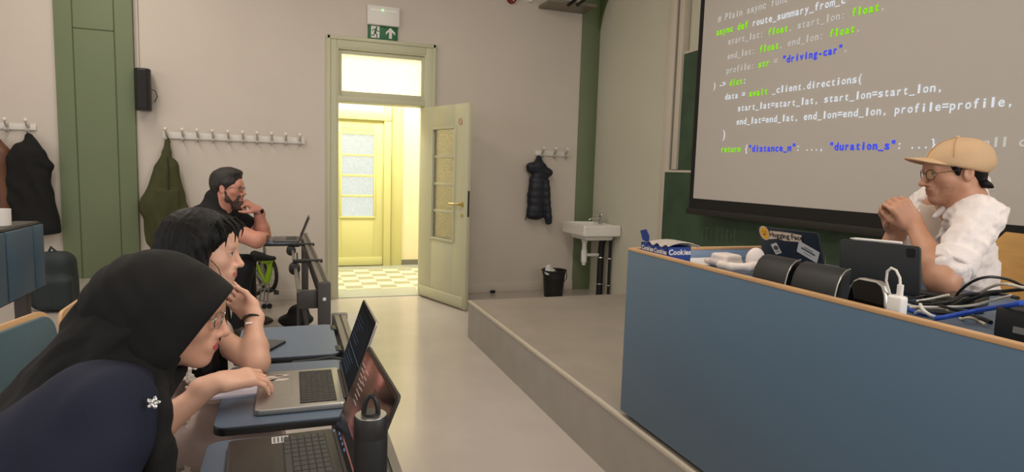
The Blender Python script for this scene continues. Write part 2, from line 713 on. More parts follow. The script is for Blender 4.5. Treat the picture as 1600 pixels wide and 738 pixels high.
# green strip in the far right corner and the arched green edge on the right wall
g = G(); g.box(3.125, D_FAR - 0.02, 0, X_R, D_FAR, Z_C); struct('trim_2', g, green, bevel=0.003)
g = G()
pts = []
zt, zb = at_x(934, 100, X_R)[2], Z_C
arc = [(936, 70), (938, 50), (942, 28), (947, 10), (951, 0)]
P2 = [(6.63, at_x(934, 100, X_R)[2])] + [tuple(at_x(a, b, X_R)[1:]) for a, b in arc] + [(at_x(951, 0, X_R)[1] - 0.35, Z_C), (6.63, Z_C)]
g.prism(P2, (X_R - 0.02, 0, 0), (0, 1, 0), (0, 0, 1), (1, 0, 0), 0.02)
struct('trim_3', g, M('dark_sage_green_paint', (84, 100, 60), 0.6))

# door frame with the transom window above
d1 = thing('door_1', 'open pale green door with four frosted panes beside the teaching platform', 'door', (0.446, D_FAR, 0)); d1['kind'] = 'structure'
g = G()
y0, y1 = D_FAR - 0.03, D_FAR + 0.2
g.box(0.333, y0, 0, 0.44, D_FAR + 0.001, 2.66); g.box(1.335, y0, 0, 1.45, D_FAR + 0.001, 2.66); g.box(0.44, y0, 2.55, 1.335, D_FAR + 0.001, 2.66)
g.box(0.345, y0 - 0.012, 0, 0.375, y0, 2.66); g.box(1.41, y0 - 0.012, 0, 1.44, y0, 2.66); g.box(0.333, y0 - 0.012, 2.625, 1.45, y0, 2.66)
g.box(0.43, y0 + 0.005, 0, 0.455, y1, 2.56); g.box(1.325, y0 + 0.005, 0, 1.35, y1, 2.56); g.box(0.45, y0 + 0.005, 2.535, 1.33, y1, 2.56)
g.box(0.45, y0 + 0.0, 2.02, 1.33, y1, 2.075)
g.build('frame', cream, d1, bevel=0.004)
w1 = thing('window_1', 'bright frosted transom window above the open door', 'window', (0.89, D_FAR + 0.05, 2.3)); w1['kind'] = 'structure'
g = G()
X0, X1, Z0, Z1 = 0.487, 1.296, 2.128, 2.495
g.box(0.452, D_FAR + 0.0, 2.077, X0, D_FAR + 0.06, 2.533); g.box(X1, D_FAR + 0.0, 2.077, 1.328, D_FAR + 0.06, 2.533)
g.box(X0, D_FAR, 2.077, X1, D_FAR + 0.06, Z0); g.box(X0, D_FAR, Z1, X1, D_FAR + 0.06, 2.533)
g.build('window_frame', cream, w1, bevel=0.004)


def frosted(name, tint, tr=0.85, emit=0.0, scale=90):
    m = bpy.data.materials.new(name)
    m.use_nodes = True
    nt = m.node_tree
    nt.nodes.remove(nt.nodes['Principled BSDF'])
    out = nt.nodes['Material Output']
    t = nt.nodes.new('ShaderNodeBsdfTranslucent')
    gl = nt.nodes.new('ShaderNodeBsdfGlossy')
    gl.inputs['Roughness'].default_value = 0.25
    mx = nt.nodes.new('ShaderNodeMixShader')
    mx.inputs[0].default_value = 1 - tr
    tc = nt.nodes.new('ShaderNodeTexCoord')
    n = nt.nodes.new('ShaderNodeTexVoronoi')
    n.inputs['Scale'].default_value = scale
    nt.links.new(tc.outputs['Object'], n.inputs['Vector'])
    bp = nt.nodes.new('ShaderNodeBump')
    bp.inputs['Strength'].default_value = 0.5
    bp.inputs['Distance'].default_value = 0.004
    nt.links.new(n.outputs['Distance'], bp.inputs['Height'])
    r = nt.nodes.new('ShaderNodeValToRGB')
    c = lin(tint)
    r.color_ramp.elements[0].color = (*[v * 1.0 for v in c], 1)
    r.color_ramp.elements[1].color = (*[v * 0.72 for v in c], 1)
    r.color_ramp.elements[1].position = 0.7
    nt.links.new(n.outputs['Distance'], r.inputs[0])
    nt.links.new(r.outputs[0], t.inputs[0])
    nt.links.new(bp.outputs[0], gl.inputs['Normal'])
    nt.links.new(bp.outputs[0], t.inputs['Normal'])
    nt.links.new(t.outputs[0], mx.inputs[1])
    nt.links.new(gl.outputs[0], mx.inputs[2])
    fin = mx
    if emit:
        e = nt.nodes.new('ShaderNodeEmission')
        e.inputs[1].default_value = emit
        nt.links.new(r.outputs[0], e.inputs[0])
        ad = nt.nodes.new('ShaderNodeAddShader')
        nt.links.new(mx.outputs[0], ad.inputs[0])
        nt.links.new(e.outputs[0], ad.inputs[1])
        fin = ad
    nt.links.new(fin.outputs[0], out.inputs[0])
    return m


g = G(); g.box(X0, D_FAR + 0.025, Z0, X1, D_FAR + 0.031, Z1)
g.build('pane', frosted('transom_glass', (255, 246, 214), 0.9, 0.55, 60), w1)  # slight glow of its own added for the corridor light behind the glass

# door leaf, standing open into the room
HX, HY = 1.29, 6.60
dd = Vector((1.582 - HX, 5.757 - HY, 0)).normalized()
dn = Vector((-dd.y, dd.x, 0))
UP = Vector((0, 0, 1))


def leafbox(g, u0, u1, v0, v1, w0=0.0, w1=0.042):
    return g.obox(Vector((HX, HY, 0)) + dd * ((u0 + u1) / 2) + UP * ((v0 + v1) / 2) + dn * ((w0 + w1) / 2), (u1 - u0, w1 - w0, v1 - v0), dd, dn, UP)


PU0, PU1, PV0, PV1 = 0.25, 0.655, 0.665, 1.775
g = G()
leafbox(g, 0, PU0, 0.012, 2.0); leafbox(g, PU1, 0.885, 0.012, 2.0)
leafbox(g, PU0, PU1, 0.012, PV0); leafbox(g, PU0, PU1, PV1, 2.0)
for v in (1.494, 1.22, 0.944):
    leafbox(g, PU0, PU1, v - 0.014, v + 0.014, 0.008, 0.034)
leaf = g.build('leaf', cream, d1, bevel=0.003)
g = G()
for (a, b, c, d) in ((PU0 - 0.02, PU0 + 0.008, PV0 - 0.02, PV1 + 0.02), (PU1 - 0.008, PU1 + 0.02, PV0 - 0.02, PV1 + 0.02), (PU0, PU1, PV0 - 0.02, PV0 + 0.008), (PU0, PU1, PV1 - 0.008, PV1 + 0.02)):
    leafbox(g, a, b, c, d, -0.010, 0.002)
g.build('moulding', cream, leaf, bevel=0.003)
g = G(); leafbox(g, 0.03, 0.86, 0.03, 0.13, -0.014, 0.0); g.build('kick_rail', cream, leaf, bevel=0.004)
g = G(); leafbox(g, PU0, PU1, PV0, PV1, 0.018, 0.023)
g.build('panes', frosted('leaf_glass', (226, 224, 210), 0.45, 0.0, 70), leaf)
brass = M('brass', (205, 185, 120), 0.3, 1.0)
steel = M('brushed_steel', (175, 172, 165), 0.35, 1.0)
chrome = M('chrome', (215, 215, 215), 0.12, 1.0)


def leafpt(u, v, w):
    return Vector((HX, HY, 0)) + dd * u + UP * v + dn * w


g = G()
g.tube([leafpt(0.815, 1.035, 0.0), leafpt(0.815, 1.035, -0.05), leafpt(0.80, 1.035, -0.058), leafpt(0.66, 1.035, -0.058)], 0.010, 10)
g.cyl(leafpt(0.815, 1.035, 0.001), leafpt(0.815, 1.035, -0.012), 0.024, 18)
hd = g.build('handle', brass, leaf)
g = G(); g.cyl(leafpt(0.815, 0.93, 0.001), leafpt(0.815, 0.93, -0.008), 0.016, 14); g.build('keyhole_rose', brass, leaf)
g = G(); leafbox(g, 0.8835, 0.8875, 0.92, 1.17, 0.010, 0.032); g.build('lock_plate', M('dark_lock_plate', (90, 92, 86), 0.45, 0.7), leaf)
g = G(); g.cyl(leafpt(0.755, 1.83, 0.001), leafpt(0.755, 1.83, -0.002), 0.036, 24)
st = g.build('door_sticker', M('sticker_white', (206, 196, 172), 0.5), d1)
g = G()
ring = [leafpt(0.755 + 0.03 * math.cos(a), 1.83 + 0.03 * math.sin(a), -0.003) for a in np.linspace(0, 2 * math.pi, 25)[:-1]]
g.tube(ring, 0.003, 6, closed=True)
g.bar(leafpt(0.755 - 0.021, 1.83 + 0.021, -0.003), leafpt(0.755 + 0.021, 1.83 - 0.021, -0.003), 0.005, 0.003)
g.build('red_ring', M('sticker_red', (178, 110, 96), 0.5), st)
for v in (0.3, 1.05, 1.8):
    g = G(); g.cyl(leafpt(-0.006, v, 0.03), leafpt(-0.006, v + 0.09, 0.03), 0.008, 10)
    g.build('hinge', brass, d1)

# corridor behind the door
CY = 8.78
g = G(); g.box(-1.6, D_FAR, -0.06, 3.2, CY + 0.2, 0)
tile = bpy.data.materials.new('corridor_tiles')
tile.use_nodes = True
nt = tile.node_tree
tc = nt.nodes.new('ShaderNodeTexCoord'); ck = nt.nodes.new('ShaderNodeTexChecker')
ck.inputs['Scale'].default_value = 5.2
ck.inputs['Color1'].default_value = (*lin((240, 230, 196)), 1); ck.inputs['Color2'].default_value = (*lin((168, 166, 140)), 1)
nt.links.new(tc.outputs['Object'], ck.inputs['Vector'])
nt.links.new(ck.outputs['Color'], nt.nodes['Principled BSDF'].inputs['Base Color'])
nt.nodes['Principled BSDF'].inputs['Roughness'].default_value = 0.35
struct('corridor_floor', g, tile)['kind'] = 'structure'
stone = M('grey_threshold_stone', (172, 174, 160), 0.35, var=0.05, vscale=4)
g = G(); g.box(0.455, D_FAR - 0.02, 0.0, 1.325, D_FAR + 0.42, 0.006); struct('threshold', g, stone)['kind'] = 'structure'
g = G(); g.box(-1.6, CY - 0.30, 0.0, 3.2, CY - 0.02, 0.004); struct('corridor_border', g, stone)['kind'] = 'structure'
cwall = M('corridor_paint', (240, 228, 186), 0.7)
g = G(); g.box(-1.6, CY, 0, 3.2, CY + 0.15, 3.0); struct('wall_corridor', g, cwall)
g = G(); g.box(-1.75, D_FAR + 0.18, 0, -1.6, CY + 0.15, 3.0); g.box(3.2, D_FAR + 0.18, 0, 3.35, CY + 0.15, 3.0); struct('wall_corridor_ends', g, cwall, smooth=0)['kind'] = 'structure'
g = G(); g.box(-1.6, D_FAR + 0.18, 3.0, 3.2, CY, 3.05); struct('ceiling_corridor', g, white)['kind'] = 'structure'
g = G(); g.box(1.475, CY - 0.02, 0, 3.2, CY, 0.075); struct('baseboard_corridor', g, M('grey_baseboard', (120, 118, 104), 0.6))
# second door across the corridor
yel = M('yellow_green_door_paint', (208, 205, 138), 0.45)
d2 = thing('door_2', 'closed pale yellow door with lit frosted panes across the corridor', 'door', (0.5, CY, 0)); d2['kind'] = 'structure'
g = G()
fx0, fx1 = -0.05, 1.30
g.box(fx1 - 0.10, CY - 0.09, 0, fx1, CY, 2.35); g.box(fx0, CY - 0.09, 0, fx0 + 0.1, CY, 2.35)
g.box(fx0, CY - 0.10, 2.0, fx1, CY, 2.12); g.box(fx0, CY - 0.06, 2.28, fx1 + 0.01, CY, 2.4)
g.box(fx1 + 0.01, CY - 0.04, 0, fx1 + 0.16, CY, 2.9)
g.build('frame', yel, d2, bevel=0.006)
qa, qb = at_y(534, 209, CY - 0.05), at_y(583, 338, CY - 0.05)
g = G()
g.box(0.05, CY - 0.055, 0.01, qa[0], CY - 0.01, 2.0); g.box(qb[0], CY - 0.055, 0.01, 1.2, CY - 0.01, 2.0)
g.box(qa[0], CY - 0.055, 0.01, qb[0], CY - 0.01, qb[2]); g.box(qa[0], CY - 0.055, qa[2], qb[0], CY - 0.01, 2.0)
H4 = (qa[2] - qb[2]) / 4
for i in (1, 2, 3):
    g.box(qa[0], CY - 0.06, qb[2] + H4 * i - 0.016, qb[0], CY - 0.02, qb[2] + H4 * i + 0.016)
lf2 = g.build('leaf', yel, d2, bevel=0.003)
g = G(); g.box(0.06, CY - 0.07, 0.02, 1.19, CY - 0.054, 0.13); g.build('kick_rail', yel, lf2, bevel=0.004)
g = G()
m4 = 0.03
g.box(qa[0] - m4, CY - 0.068, qb[2] - m4, qb[0] + m4, CY - 0.053, qb[2]); g.box(qa[0] - m4, CY - 0.068, qa[2], qb[0] + m4, CY - 0.053, qa[2] + m4)
g.box(qa[0] - m4, CY - 0.068, qb[2], qa[0], CY - 0.053, qa[2]); g.box(qb[0], CY - 0.068, qb[2], qb[0] + m4, CY - 0.053, qa[2])
g.build('moulding', yel, lf2, bevel=0.004)
g = G(); g.box(qa[0], CY - 0.045, qb[2], qb[0], CY - 0.04, qa[2]); g.build('panes', frosted('corridor_glass', (205, 216, 218), 0.6, 0.62, 110), lf2)
g = G(); g.box(fx0 + 0.1, CY - 0.03, 2.12, fx1 - 0.1, CY - 0.02, 2.28); g.build('transom_pane', glow('lit_transom', (255, 250, 232), 1.4), d2)
# ================================================================ MATERIALS FOR OBJECTS
blue = M('blue_laminate', (84, 110, 133), 0.5, var=0.02, vscale=2)
bluetop = M('blue_tablet_laminate', (92, 108, 127), 0.38, var=0.03, vscale=5)
tealfab = M('teal_blue_fabric', (58, 88, 98), 0.85, bump=0.25, bscale=300, sheen=0.2)
beech = M('beech_plywood', (202, 160, 116), 0.45, var=0.08, vscale=9, stretch=(1, 1, 8))
blackm = M('black_metal', (34, 34, 35), 0.42, 0.3)
railgrey = M('dark_grey_rail', (72, 69, 66), 0.5, 0.3, var=0.04)
railtop = M('grey_aluminium', (128, 124, 117), 0.42, 0.7)
blackp = M('black_plastic', (24, 24, 25), 0.45)
blackmatte = M('matte_black', (19, 19, 18), 0.6, bump=0.05, bscale=250)
whitep = M('white_plastic', (232, 228, 222), 0.4)
whitemetal = M('white_enamel', (226, 222, 214), 0.35)
silver = M('silver_aluminium', (176, 172, 166), 0.38, 0.85)
ceramic = M('white_ceramic', (236, 232, 224), 0.15, coat=0.4)
paper = M('white_paper', (226, 222, 220), 0.8)
rubber = M('black_rubber', (22, 22, 22), 0.7)


def rrect(w, h, r, n=5):
    pts = []
    for cx, cy, a0 in ((w / 2 - r, h / 2 - r, 0), (-w / 2 + r, h / 2 - r, 90), (-w / 2 + r, -h / 2 + r, 180), (w / 2 - r, -h / 2 + r, 270)):
        for i in range(n + 1):
            a = math.radians(a0 + 90 * i / n)
            pts.append((cx + r * math.cos(a), cy + r * math.sin(a)))
    return pts


# ================================================================ FRONT WALL: board, screen
bd = thing('chalkboard', 'green sliding chalkboard in white posts behind the projection screen', 'chalkboard', (3.3, 3.0, 0.5))
board = M('chalkboard_green', (52, 74, 54), 0.6, var=0.10, vscale=5, rgb2=(62, 84, 62), detail=8)
postw = M('white_post_paint', (206, 196, 180), 0.5)
g = G(); g.box(3.27, 4.97, PLZ, 3.345, 5.09, 3.5); g.build('post', postw, bd, bevel=0.006)
g = G(); g.box(3.285, 4.925, PLZ, 3.345, 4.972, 3.5); g.build('guide_groove', M('grey_groove', (120, 116, 106), 0.5), bd)
g = G(); g.box(3.275, 4.858, 1.43, 3.345, 4.93, 3.5); g.build('post', postw, bd, bevel=0.005)
g = G(); g.box(3.30, 1.0, 1.20, 3.33, 4.87, 2.45); up = g.build('upper_panel', board, bd)
g = G(); g.box(3.295, 1.0, 2.45, 3.335, 4.872, 2.468); g.build('panel_trim', postw, up)
g = G(); g.box(3.262, 1.0, 0.62, 3.286, 5.005, 1.405); lo = g.build('lower_panel', board, bd)
g = G(); g.box(3.258, 1.0, 1.405, 3.29, 5.012, 1.424); g.box(3.258, 1.0, 0.60, 3.29, 5.012, 0.622); g.build('panel_trim', postw, lo)
chalk = M('chalk', (112, 124, 102), 0.9)
g = G()
rc = random.Random(3)
for (px, py, h) in ((1098, 358, 14), (1105, 356, 18), (1112, 360, 12), (1121, 354, 26), (1130, 362, 14), (1137, 358, 20), (1143, 364, 12), (1149, 356, 24), (1272, 398, 14), (1279, 402, 10), (1291, 398, 14)):
    a, b = at_x(px, py, 3.2605), at_x(px - 1, py + h, 3.2605)
    g.tube([a, (a + b) / 2 + np.array([0, 0.006, 0]), b], 0.0028, 5)
for (px, py) in ((1101, 357), (1127, 371), (1140, 370)):
    a, b = at_x(px, py, 3.2605), at_x(px + 9, py - 2, 3.2605)
    g.tube([a, b], 0.0022, 5)
g.build('chalk_writing', chalk, lo)

SX = 3.10
scr = thing('projection_screen', 'large white projection screen with black border showing program code', 'projection screen', (SX, 2.5, 1.08))
fab = M('screen_fabric', (194, 187, 179), 0.75)
g = G(); g.box(SX, 0.2, 1.195, SX + 0.004, 4.325, 3.4); g.build('fabric', fab, scr)
g = G()
g.box(SX - 0.002, 4.325, 1.10, SX + 0.006, 4.375, 3.4); g.box(SX - 0.002, 0.15, 1.11, SX + 0.006, 4.325, 1.195); g.box(SX - 0.002, 0.15, 1.195, SX + 0.006, 0.2, 3.4)
g.build('black_border', M('screen_black', (18, 17, 16), 0.8), scr)
g = G(); g.box(SX - 0.012, 0.12, 1.065, SX + 0.02, 4.40, 1.115); g.build('bottom_bar', M('screen_bar', (34, 32, 28), 0.6), scr, bevel=0.008)
g = G(); g.box(SX - 0.06, 0.05, 3.4, SX + 0.1, 4.45, 3.56); g.build('casing', whitemetal, scr, bevel=0.01)
for y in (0.5, 3.9):
    g = G(); g.box(SX - 0.01, y, 3.55, SX + 0.05, y + 0.05, Z_C); g.build('bracket', whitemetal, scr)
tw = glow('projected_white', (226, 230, 234), 0.95)
tg = glow('projected_grey', (208, 203, 194), 0.86)
tgr = glow('projected_green', (146, 240, 16), 0.95)
tb = glow('projected_blue', (66, 82, 246), 0.95)
LINES = [
    ((1121.5, 35), (1230, 3), '# Plain async func', [('tion for directions', None)], 'g' * 18),
    ((1118.7, 55.6), (1320, 5), 'async def route_summary_from_c', [], 'Ggggg'.replace('g', 'G') + ' GGG ' + 'w' * 20),
    ((1137, 70), (1384, 14), 'start_lat: float, start_lon: float,', [], 'g' * 11 + 'G' * 5 + 'g' * 13 + 'G' * 5 + 'g'),
    ((1136, 93), (1345, 48), 'end_lat: float, end_lon: float,', [], 'g' * 9 + 'G' * 5 + 'g' * 11 + 'G' * 5 + 'g'),
    ((1134.6, 115), (1325, 80), 'profile: str = "driving-car",', [], 'g' * 9 + 'G' * 3 + 'g' * 3 + 'b' * 13 + 'g'),
    ((1113.5, 139), (1166, 130), ') -> dict:', [], 'wwwwwGGGGw'),
    ((1132, 156), (1348, 128), 'data = await _client.directions(', [], 'w' * 7 + 'G' * 5 + 'w' * 20),
    ((1152, 174), (1474, 142), 'start_lat=start_lat, start_lon=start_lon,', [], 'w' * 41),
    ((1150, 195), (1585, 165), 'end_lat=end_lat, end_lon=end_lon, profile=profile,', [], 'w' * 50),
    ((1127.5, 216), (1134, 216), ')', [], 'w'),
    ((1126, 238), (1600, 229), 'return {"distance_m": ..., "duration_s": ...}  # small c', [], 'G' * 6 + 'ww' + 'b' * 12 + 'w' * 7 + 'b' * 12 + 'w' * 8 + 'g' * 9),
]
for (p0, p1, txt, extra, cols) in LINES:
    a, b = Vector(at_x(*p0, SX - 0.0035)), Vector(at_x(*p1, SX - 0.0035))
    n = len(txt)
    if txt.startswith('return'):
        n -= 0.3
    if txt.startswith('# Plain') or 'route_' in txt:
        n -= 0.2
    cell = (b - a).length / n
    u = (b - a).normalized()
    g = G()
    for ci, ch in enumerate(('w', 'g', 'G', 'b')):
        g.cur = ci
        s2 = ''.join(t if k == ch else ' ' for t, k in zip(txt, cols))
        mono(g, s2, a, u, (0, 0, 1), cell, cell * 1.72, 0.024 if ch in 'Gb' else 0.016)
    g.build('code_line', [tw, tg, tgr, tb], scr, smooth=0)

# ================================================================ SINK, PIPES, BIN, THINGS ON THE FAR WALL
sk = thing('wash_basin', 'small white wall basin with chrome tap beside the green strip', 'wash basin', (3.34, 6.2, 0.82))
SK = dict(x0=2.90, x1=3.345, y0=5.90, y1=6.47, zt=0.825, zb=0.70)
pr = [rbx(((SK['x0'] + SK['x1']) / 2, (SK['y0'] + SK['y1']) / 2, (SK['zt'] + SK['zb']) / 2), ((SK['x1'] - SK['x0']) / 2, (SK['y1'] - SK['y0']) / 2, (SK['zt'] - SK['zb']) / 2), rad=0.018),
      rbx((SK['x0'] + 0.235, (SK['y0'] + SK['y1']) / 2, 0.685), (0.17, 0.20, 0.035), rad=0.03, k=0.03),
      rbx((SK['x0'] + 0.195, (SK['y0'] + SK['y1']) / 2, 0.825), (0.165, 0.245, 0.085), rad=0.05, k=0.012, op='s')]
mesh_of(pr, 0.008, 'basin', ceramic, sk)
g = G()
tx, ty = 3.245, 6.20
g.cyl((tx, ty, 0.82), (tx, ty, 0.83), 0.028, 18); g.cyl((tx, ty, 0.82), (tx, ty, 0.905), 0.021, 16)
g.tube([(tx, ty, 0.875), (tx - 0.07, ty, 0.885), (tx - 0.135, ty, 0.872), (tx - 0.14, ty, 0.86)], [0.014, 0.013, 0.012, 0.011], 10)
g.tube([(tx, ty, 0.905), (tx + 0.005, ty, 0.925), (tx - 0.02, ty, 0.935), (tx - 0.07, ty, 0.945)], [0.02, 0.016, 0.008, 0.007], 10)
g.build('tap', chrome, sk)
g = G()
bx, by = 3.06, 6.2
g.lathe([(0.022, 0), (0.022, 0.02), (0.032, 0.03), (0.034, 0.15), (0.026, 0.18), (0.026, 0.24), (0.034, 0.26), (0.036, 0.32)], (bx, by, 0.36), (0, 0, 1), 18)
g.tube([(bx, by, 0.47), (bx + 0.10, by, 0.47), (bx + 0.19, by, 0.47)], 0.018, 12)
g.build('waste_trap', whitep, sk)
pp = thing('drain_pipe', 'black drain pipe rising from the floor under the basin, with chrome clamps', 'pipe', (3.27, 6.2, 0), group=None)
g = G()
g.tube([(3.268, 6.2, 0.0), (3.268, 6.2, 0.52), (3.275, 6.2, 0.60), (3.30, 6.2, 0.66), (3.33, 6.2, 0.69)], 0.036, 16)
g.tube([(3.275, 6.2, 0.47), (3.235, 6.2, 0.47)], 0.03, 14)
g.build('pipe', blackmatte, pp)
for z in (0.44, 0.14):
    g = G(); g.lathe([(0.039, -0.006), (0.041, 0), (0.039, 0.006)], (3.268, 6.2, z), (0, 0, 1), 18)
    g.bar((3.30, 6.2, z), (3.345, 6.2, z), 0.012, 0.012)
    g.build('clamp', chrome, pp)
pp2 = thing('water_pipe', 'thin dark supply pipe on the wall right of the black drain pipe', 'pipe', (3.315, 6.09, 0))
g = G(); g.tube([(3.315, 6.08, 0), (3.315, 6.08, 0.60), (3.32, 6.08, 0.70)], 0.016, 12); g.build('pipe', blackmatte, pp2)
for z in (0.44, 0.14):
    g = G(); g.lathe([(0.019, -0.006), (0.021, 0), (0.019, 0.006)], (3.315, 6.08, z), (0, 0, 1), 14)
    g.bar((3.325, 6.08, z), (3.345, 6.08, z), 0.01, 0.01)
    g.build('clamp', chrome, pp2)

bc = at_z(868, 466, 0.0)
bnx, bny = 2.74, 6.28
bn = thing('waste_bin', 'black plastic bucket bin with crumpled paper against the far wall', 'bin', (bnx, bny, 0))
g = G()
g.lathe([(0.098, 0), (0.104, 0.01), (0.118, 0.19), (0.121, 0.20), (0.118, 0.21), (0.130, 0.285), (0.142, 0.288), (0.142, 0.30), (0.128, 0.30), (0.112, 0.15), (0.095, 0.015)], (bnx, bny, 0), (0, 0, 1), 32, cap=True)
g.build('bucket', blackp, bn)
g = G()
g.tube([(bnx + 0.142 * math.cos(a), bny - 0.142 * abs(math.sin(a)) - 0.004, 0.275 - 0.10 * math.sin(a)) for a in np.linspace(0, math.pi, 17)], 0.004, 6)
g.build('handle', blackm, bn)
pb = Vector((bnx - 0.075, bny - 0.03, 0.27))
f = mesh_of([ell(pb, (0.05, 0.05, 0.05)), ell(pb + Vector((-0.005, 0.01, 0.055)), (0.03, 0.025, 0.04)), ell(pb + Vector((0.05, 0.05, -0.0)), (0.05, 0.05, 0.04))], 0.006, 'crumpled_paper', paper, None, warp=folds(0.02, 4, 90))
tag(f, 'crumpled white paper sticking out of the black bucket bin', 'paper')
g = G(); zp = at_y(768, 461, 6.6); g.ball((zp[0], 6.56, 0.02), (0.035, 0.02, 0.018), 12, 8)
o = g.build('door_stop', rubber); tag(o, 'small black rubber door stop on the floor by the far wall', 'door stop')


def coat_rack(x0, x1, z0, z1, hooks, label, ends=True):
    yf = D_FAR - 0.02
    t = thing('coat_rack', label, 'coat rack', ((x0 + x1) / 2, D_FAR, (z0 + z1) / 2))
    g = G()
    n = 12
    g.box(x0, yf, z0, x1, D_FAR, z1)
    g.build('rail', whitemetal, t, bevel=0.005)
    zc = (z0 + z1) / 2
    for x in hooks:
        g = G()
        g.cur = 0
        g.tube([(x, yf, zc), (x, yf - 0.035, zc + 0.004), (x, yf - 0.055, zc + 0.025), (x, yf - 0.058, zc + 0.045)], 0.008, 8)
        g.box(x - 0.011, yf - 0.006, z0 - 0.02, x + 0.011, yf, z1)
        g.tube([(x, yf - 0.003, z0), (x, yf - 0.03, z0 - 0.02), (x, yf - 0.045, z0 - 0.005)], 0.007, 8)
        g.ball((x, yf - 0.047, z0 - 0.003), 0.011, 10, 7)
        g.cur = 1
        g.ball((x, yf - 0.059, zc + 0.056), 0.0175, 12, 8)
        g.build('hook', [M('hook_grey', (186, 180, 172), 0.4, 0.3), whitep], t)
    return t


hk = [at_y(px, 212, 6.6)[0] for px in (260, 286, 309, 333, 357, 380, 402, 425, 447, 469)]
coat_rack(-1.122, 0.135, 1.577, 1.637, hk, 'long white coat rack with ten hooks left of the door')
coat_rack(2.60, 3.02, 1.555, 1.61, [2.68, 2.83, 2.97], 'short white coat rack with three hooks right of the door')
coat_rack(-3.3, -2.105, 1.60, 1.655, [-2.16, -2.31, -2.46, -2.61, -2.76, -2.91, -3.06], 'white coat rack left of the green pillar')


def coat(name, label, prims, h, mat, warp, cuts=(), loc=None, cat='coat'):
    t = thing(name, label, cat, loc)
    f = Field(prims, h)
    f.warp(warp)
    for c in cuts:
        f.cut(*c)
    f.mesh('body', mat, t)
    return t


olive = M('olive_canvas', (66, 68, 34), 0.85, bump=0.3, bscale=120, var=0.08)
navyq = M('navy_quilted_nylon', (26, 30, 42), 0.5, bump=0.2, bscale=60)
blackwool = M('black_wool', (14, 14, 14), 0.9, bump=0.2, bscale=160)
brownl = M('brown_leather', (98, 58, 34), 0.5, var=0.15, vscale=5)


def wp(px, py, off):
    return at_y(px, py, D_FAR - off)


# olive jacket on the first hook
J = lambda px, py, o=0.10: wp(px, py, o)
pr = [cap(J(262, 219, .05), J(261, 240, .07), .022, .035, .02), cap(J(261, 240, .08), J(260, 262, .10), .035, .085, .03, flat=((0, 1, 0), .6)),
      cap(J(260, 262), J(252, 320, .12), .085, .16, .04, flat=((0, 1, 0), .55)), cap(J(252, 320, .12), J(262, 372, .12), .17, .17, .04, flat=((0, 1, 0), .5)),
      cap(J(250, 275), J(232, 330, .12), .05, .06, .03), cap(J(234, 326, .12), J(247, 362, .12), .055, .06, .03),
      cap(J(268, 262), J(283, 330, .12), .05, .065, .03), cap(J(283, 330, .12), J(290, 366, .12), .06, .06, .03),
      rbx(J(263, 330, .19), (.095, .025, .20), rad=.02, k=.02)]
t = coat('jacket', 'olive green jacket hanging on the first hook of the long rack', pr, 0.011, olive, folds(0.014, 2, 42, (1, 0, 0.15)), loc=J(262, 219, .06), cat='jacket')
g = G(); g.tube([J(262, 212, .055), J(258, 222, .06), J(262, 230, .075), J(266, 222, .06)], 0.005, 6, closed=True); g.build('hanging_loop', olive, t)
g = G()
zpts = [J(263 - 1.5 * math.sin(i / 9 * 5), 262 + i * 11, .205 - .0) for i in range(6)]
g.tube([J(262, 246, .125), J(263, 262, .165), J(263, 280, .19), J(263, 296, .215)], 0.006, 6); g.build('zip', M('dark_olive', (40, 42, 22), 0.8), t)

# navy puffer on the short rack
P = lambda px, py, o=0.09: wp(px, py, o)
pr = [cap(P(842, 247, .06), P(842, 258, .09), .03, .09, .03, flat=((0, 1, 0), .7)), cap(P(830, 262, .09), P(856, 270, .09), .06, .055, .03),
      cap(P(842, 285), P(838, 330), .115, .10, .03, flat=((0, 1, 0), .7)), cap(P(835, 290), P(829, 335), .055, .05, .03), cap(P(853, 285, .13), P(857, 346, .13), .045, .04, .02)]


def quilt(x, y, z):
    return 0.005 * (np.abs(np.sin(z * 38)) - 0.6) * -1 + folds(0.006, 6, 24)(x, y, z)


t = coat('jacket', 'dark navy puffer jacket with hood hanging on the short rack by the basin', pr, 0.009, navyq, quilt, loc=P(842, 247, .06), cat='jacket')
g = G(); g.tube([P(823, 333, .06), P(821, 344, .06)], 0.006, 6); g.build('drawcord', navyq, t)

# black coat and brown coat on the left rack
B = lambda px, py, o=0.11: wp(px, py, o)
pr = [cap(B(43, 215, .06), B(44, 228, .09), .035, .085, .03, flat=((0, 1, 0), .6)), cap(B(34, 244), B(58, 242), .09, .07, .03), cap(B(60, 252, .12), B(78, 259, .12), .06, .032, .02),
      cap(B(44, 255), B(52, 365), .15, .20, .04, flat=((0, 1, 0), .5)), cap(B(30, 250), B(18, 310), .09, .09, .04), cap(B(62, 275, .13), B(76, 355, .13), .06, .085, .03), cap(B(72, 318, .13), B(84, 323, .13), .035, .018, .015)]
t = coat('coat', 'long black coat hanging on the rack left of the green pillar', pr, 0.011, blackwool, folds(0.012, 9, 45, (1, 0, 0.1)), loc=B(42, 216, .06), cuts=[(B(52, 369), (0.12, 0, -1))])
g = G(); g.tube([B(42, 208, .055), B(39, 216, .06), B(42, 222, .075), B(45, 216, .06)], 0.005, 6, closed=True); g.build('hanging_loop', blackwool, t)
pr = [cap(B(-8, 222, .10), B(-2, 240, .12), .05, .08, .03), cap(B(-14, 250, .14), B(-12, 350, .15), .14, .14, .04, flat=((0, 1, 0), .55)), cap(B(-1, 255, .15), B(6, 345, .16), .06, .055, .03)]
t = coat('coat', 'brown leather coat at the left edge beside the long black coat', pr, 0.012, brownl, folds(0.009, 12, 20, (1, 0, 0.15)), loc=B(-6, 222, .08))
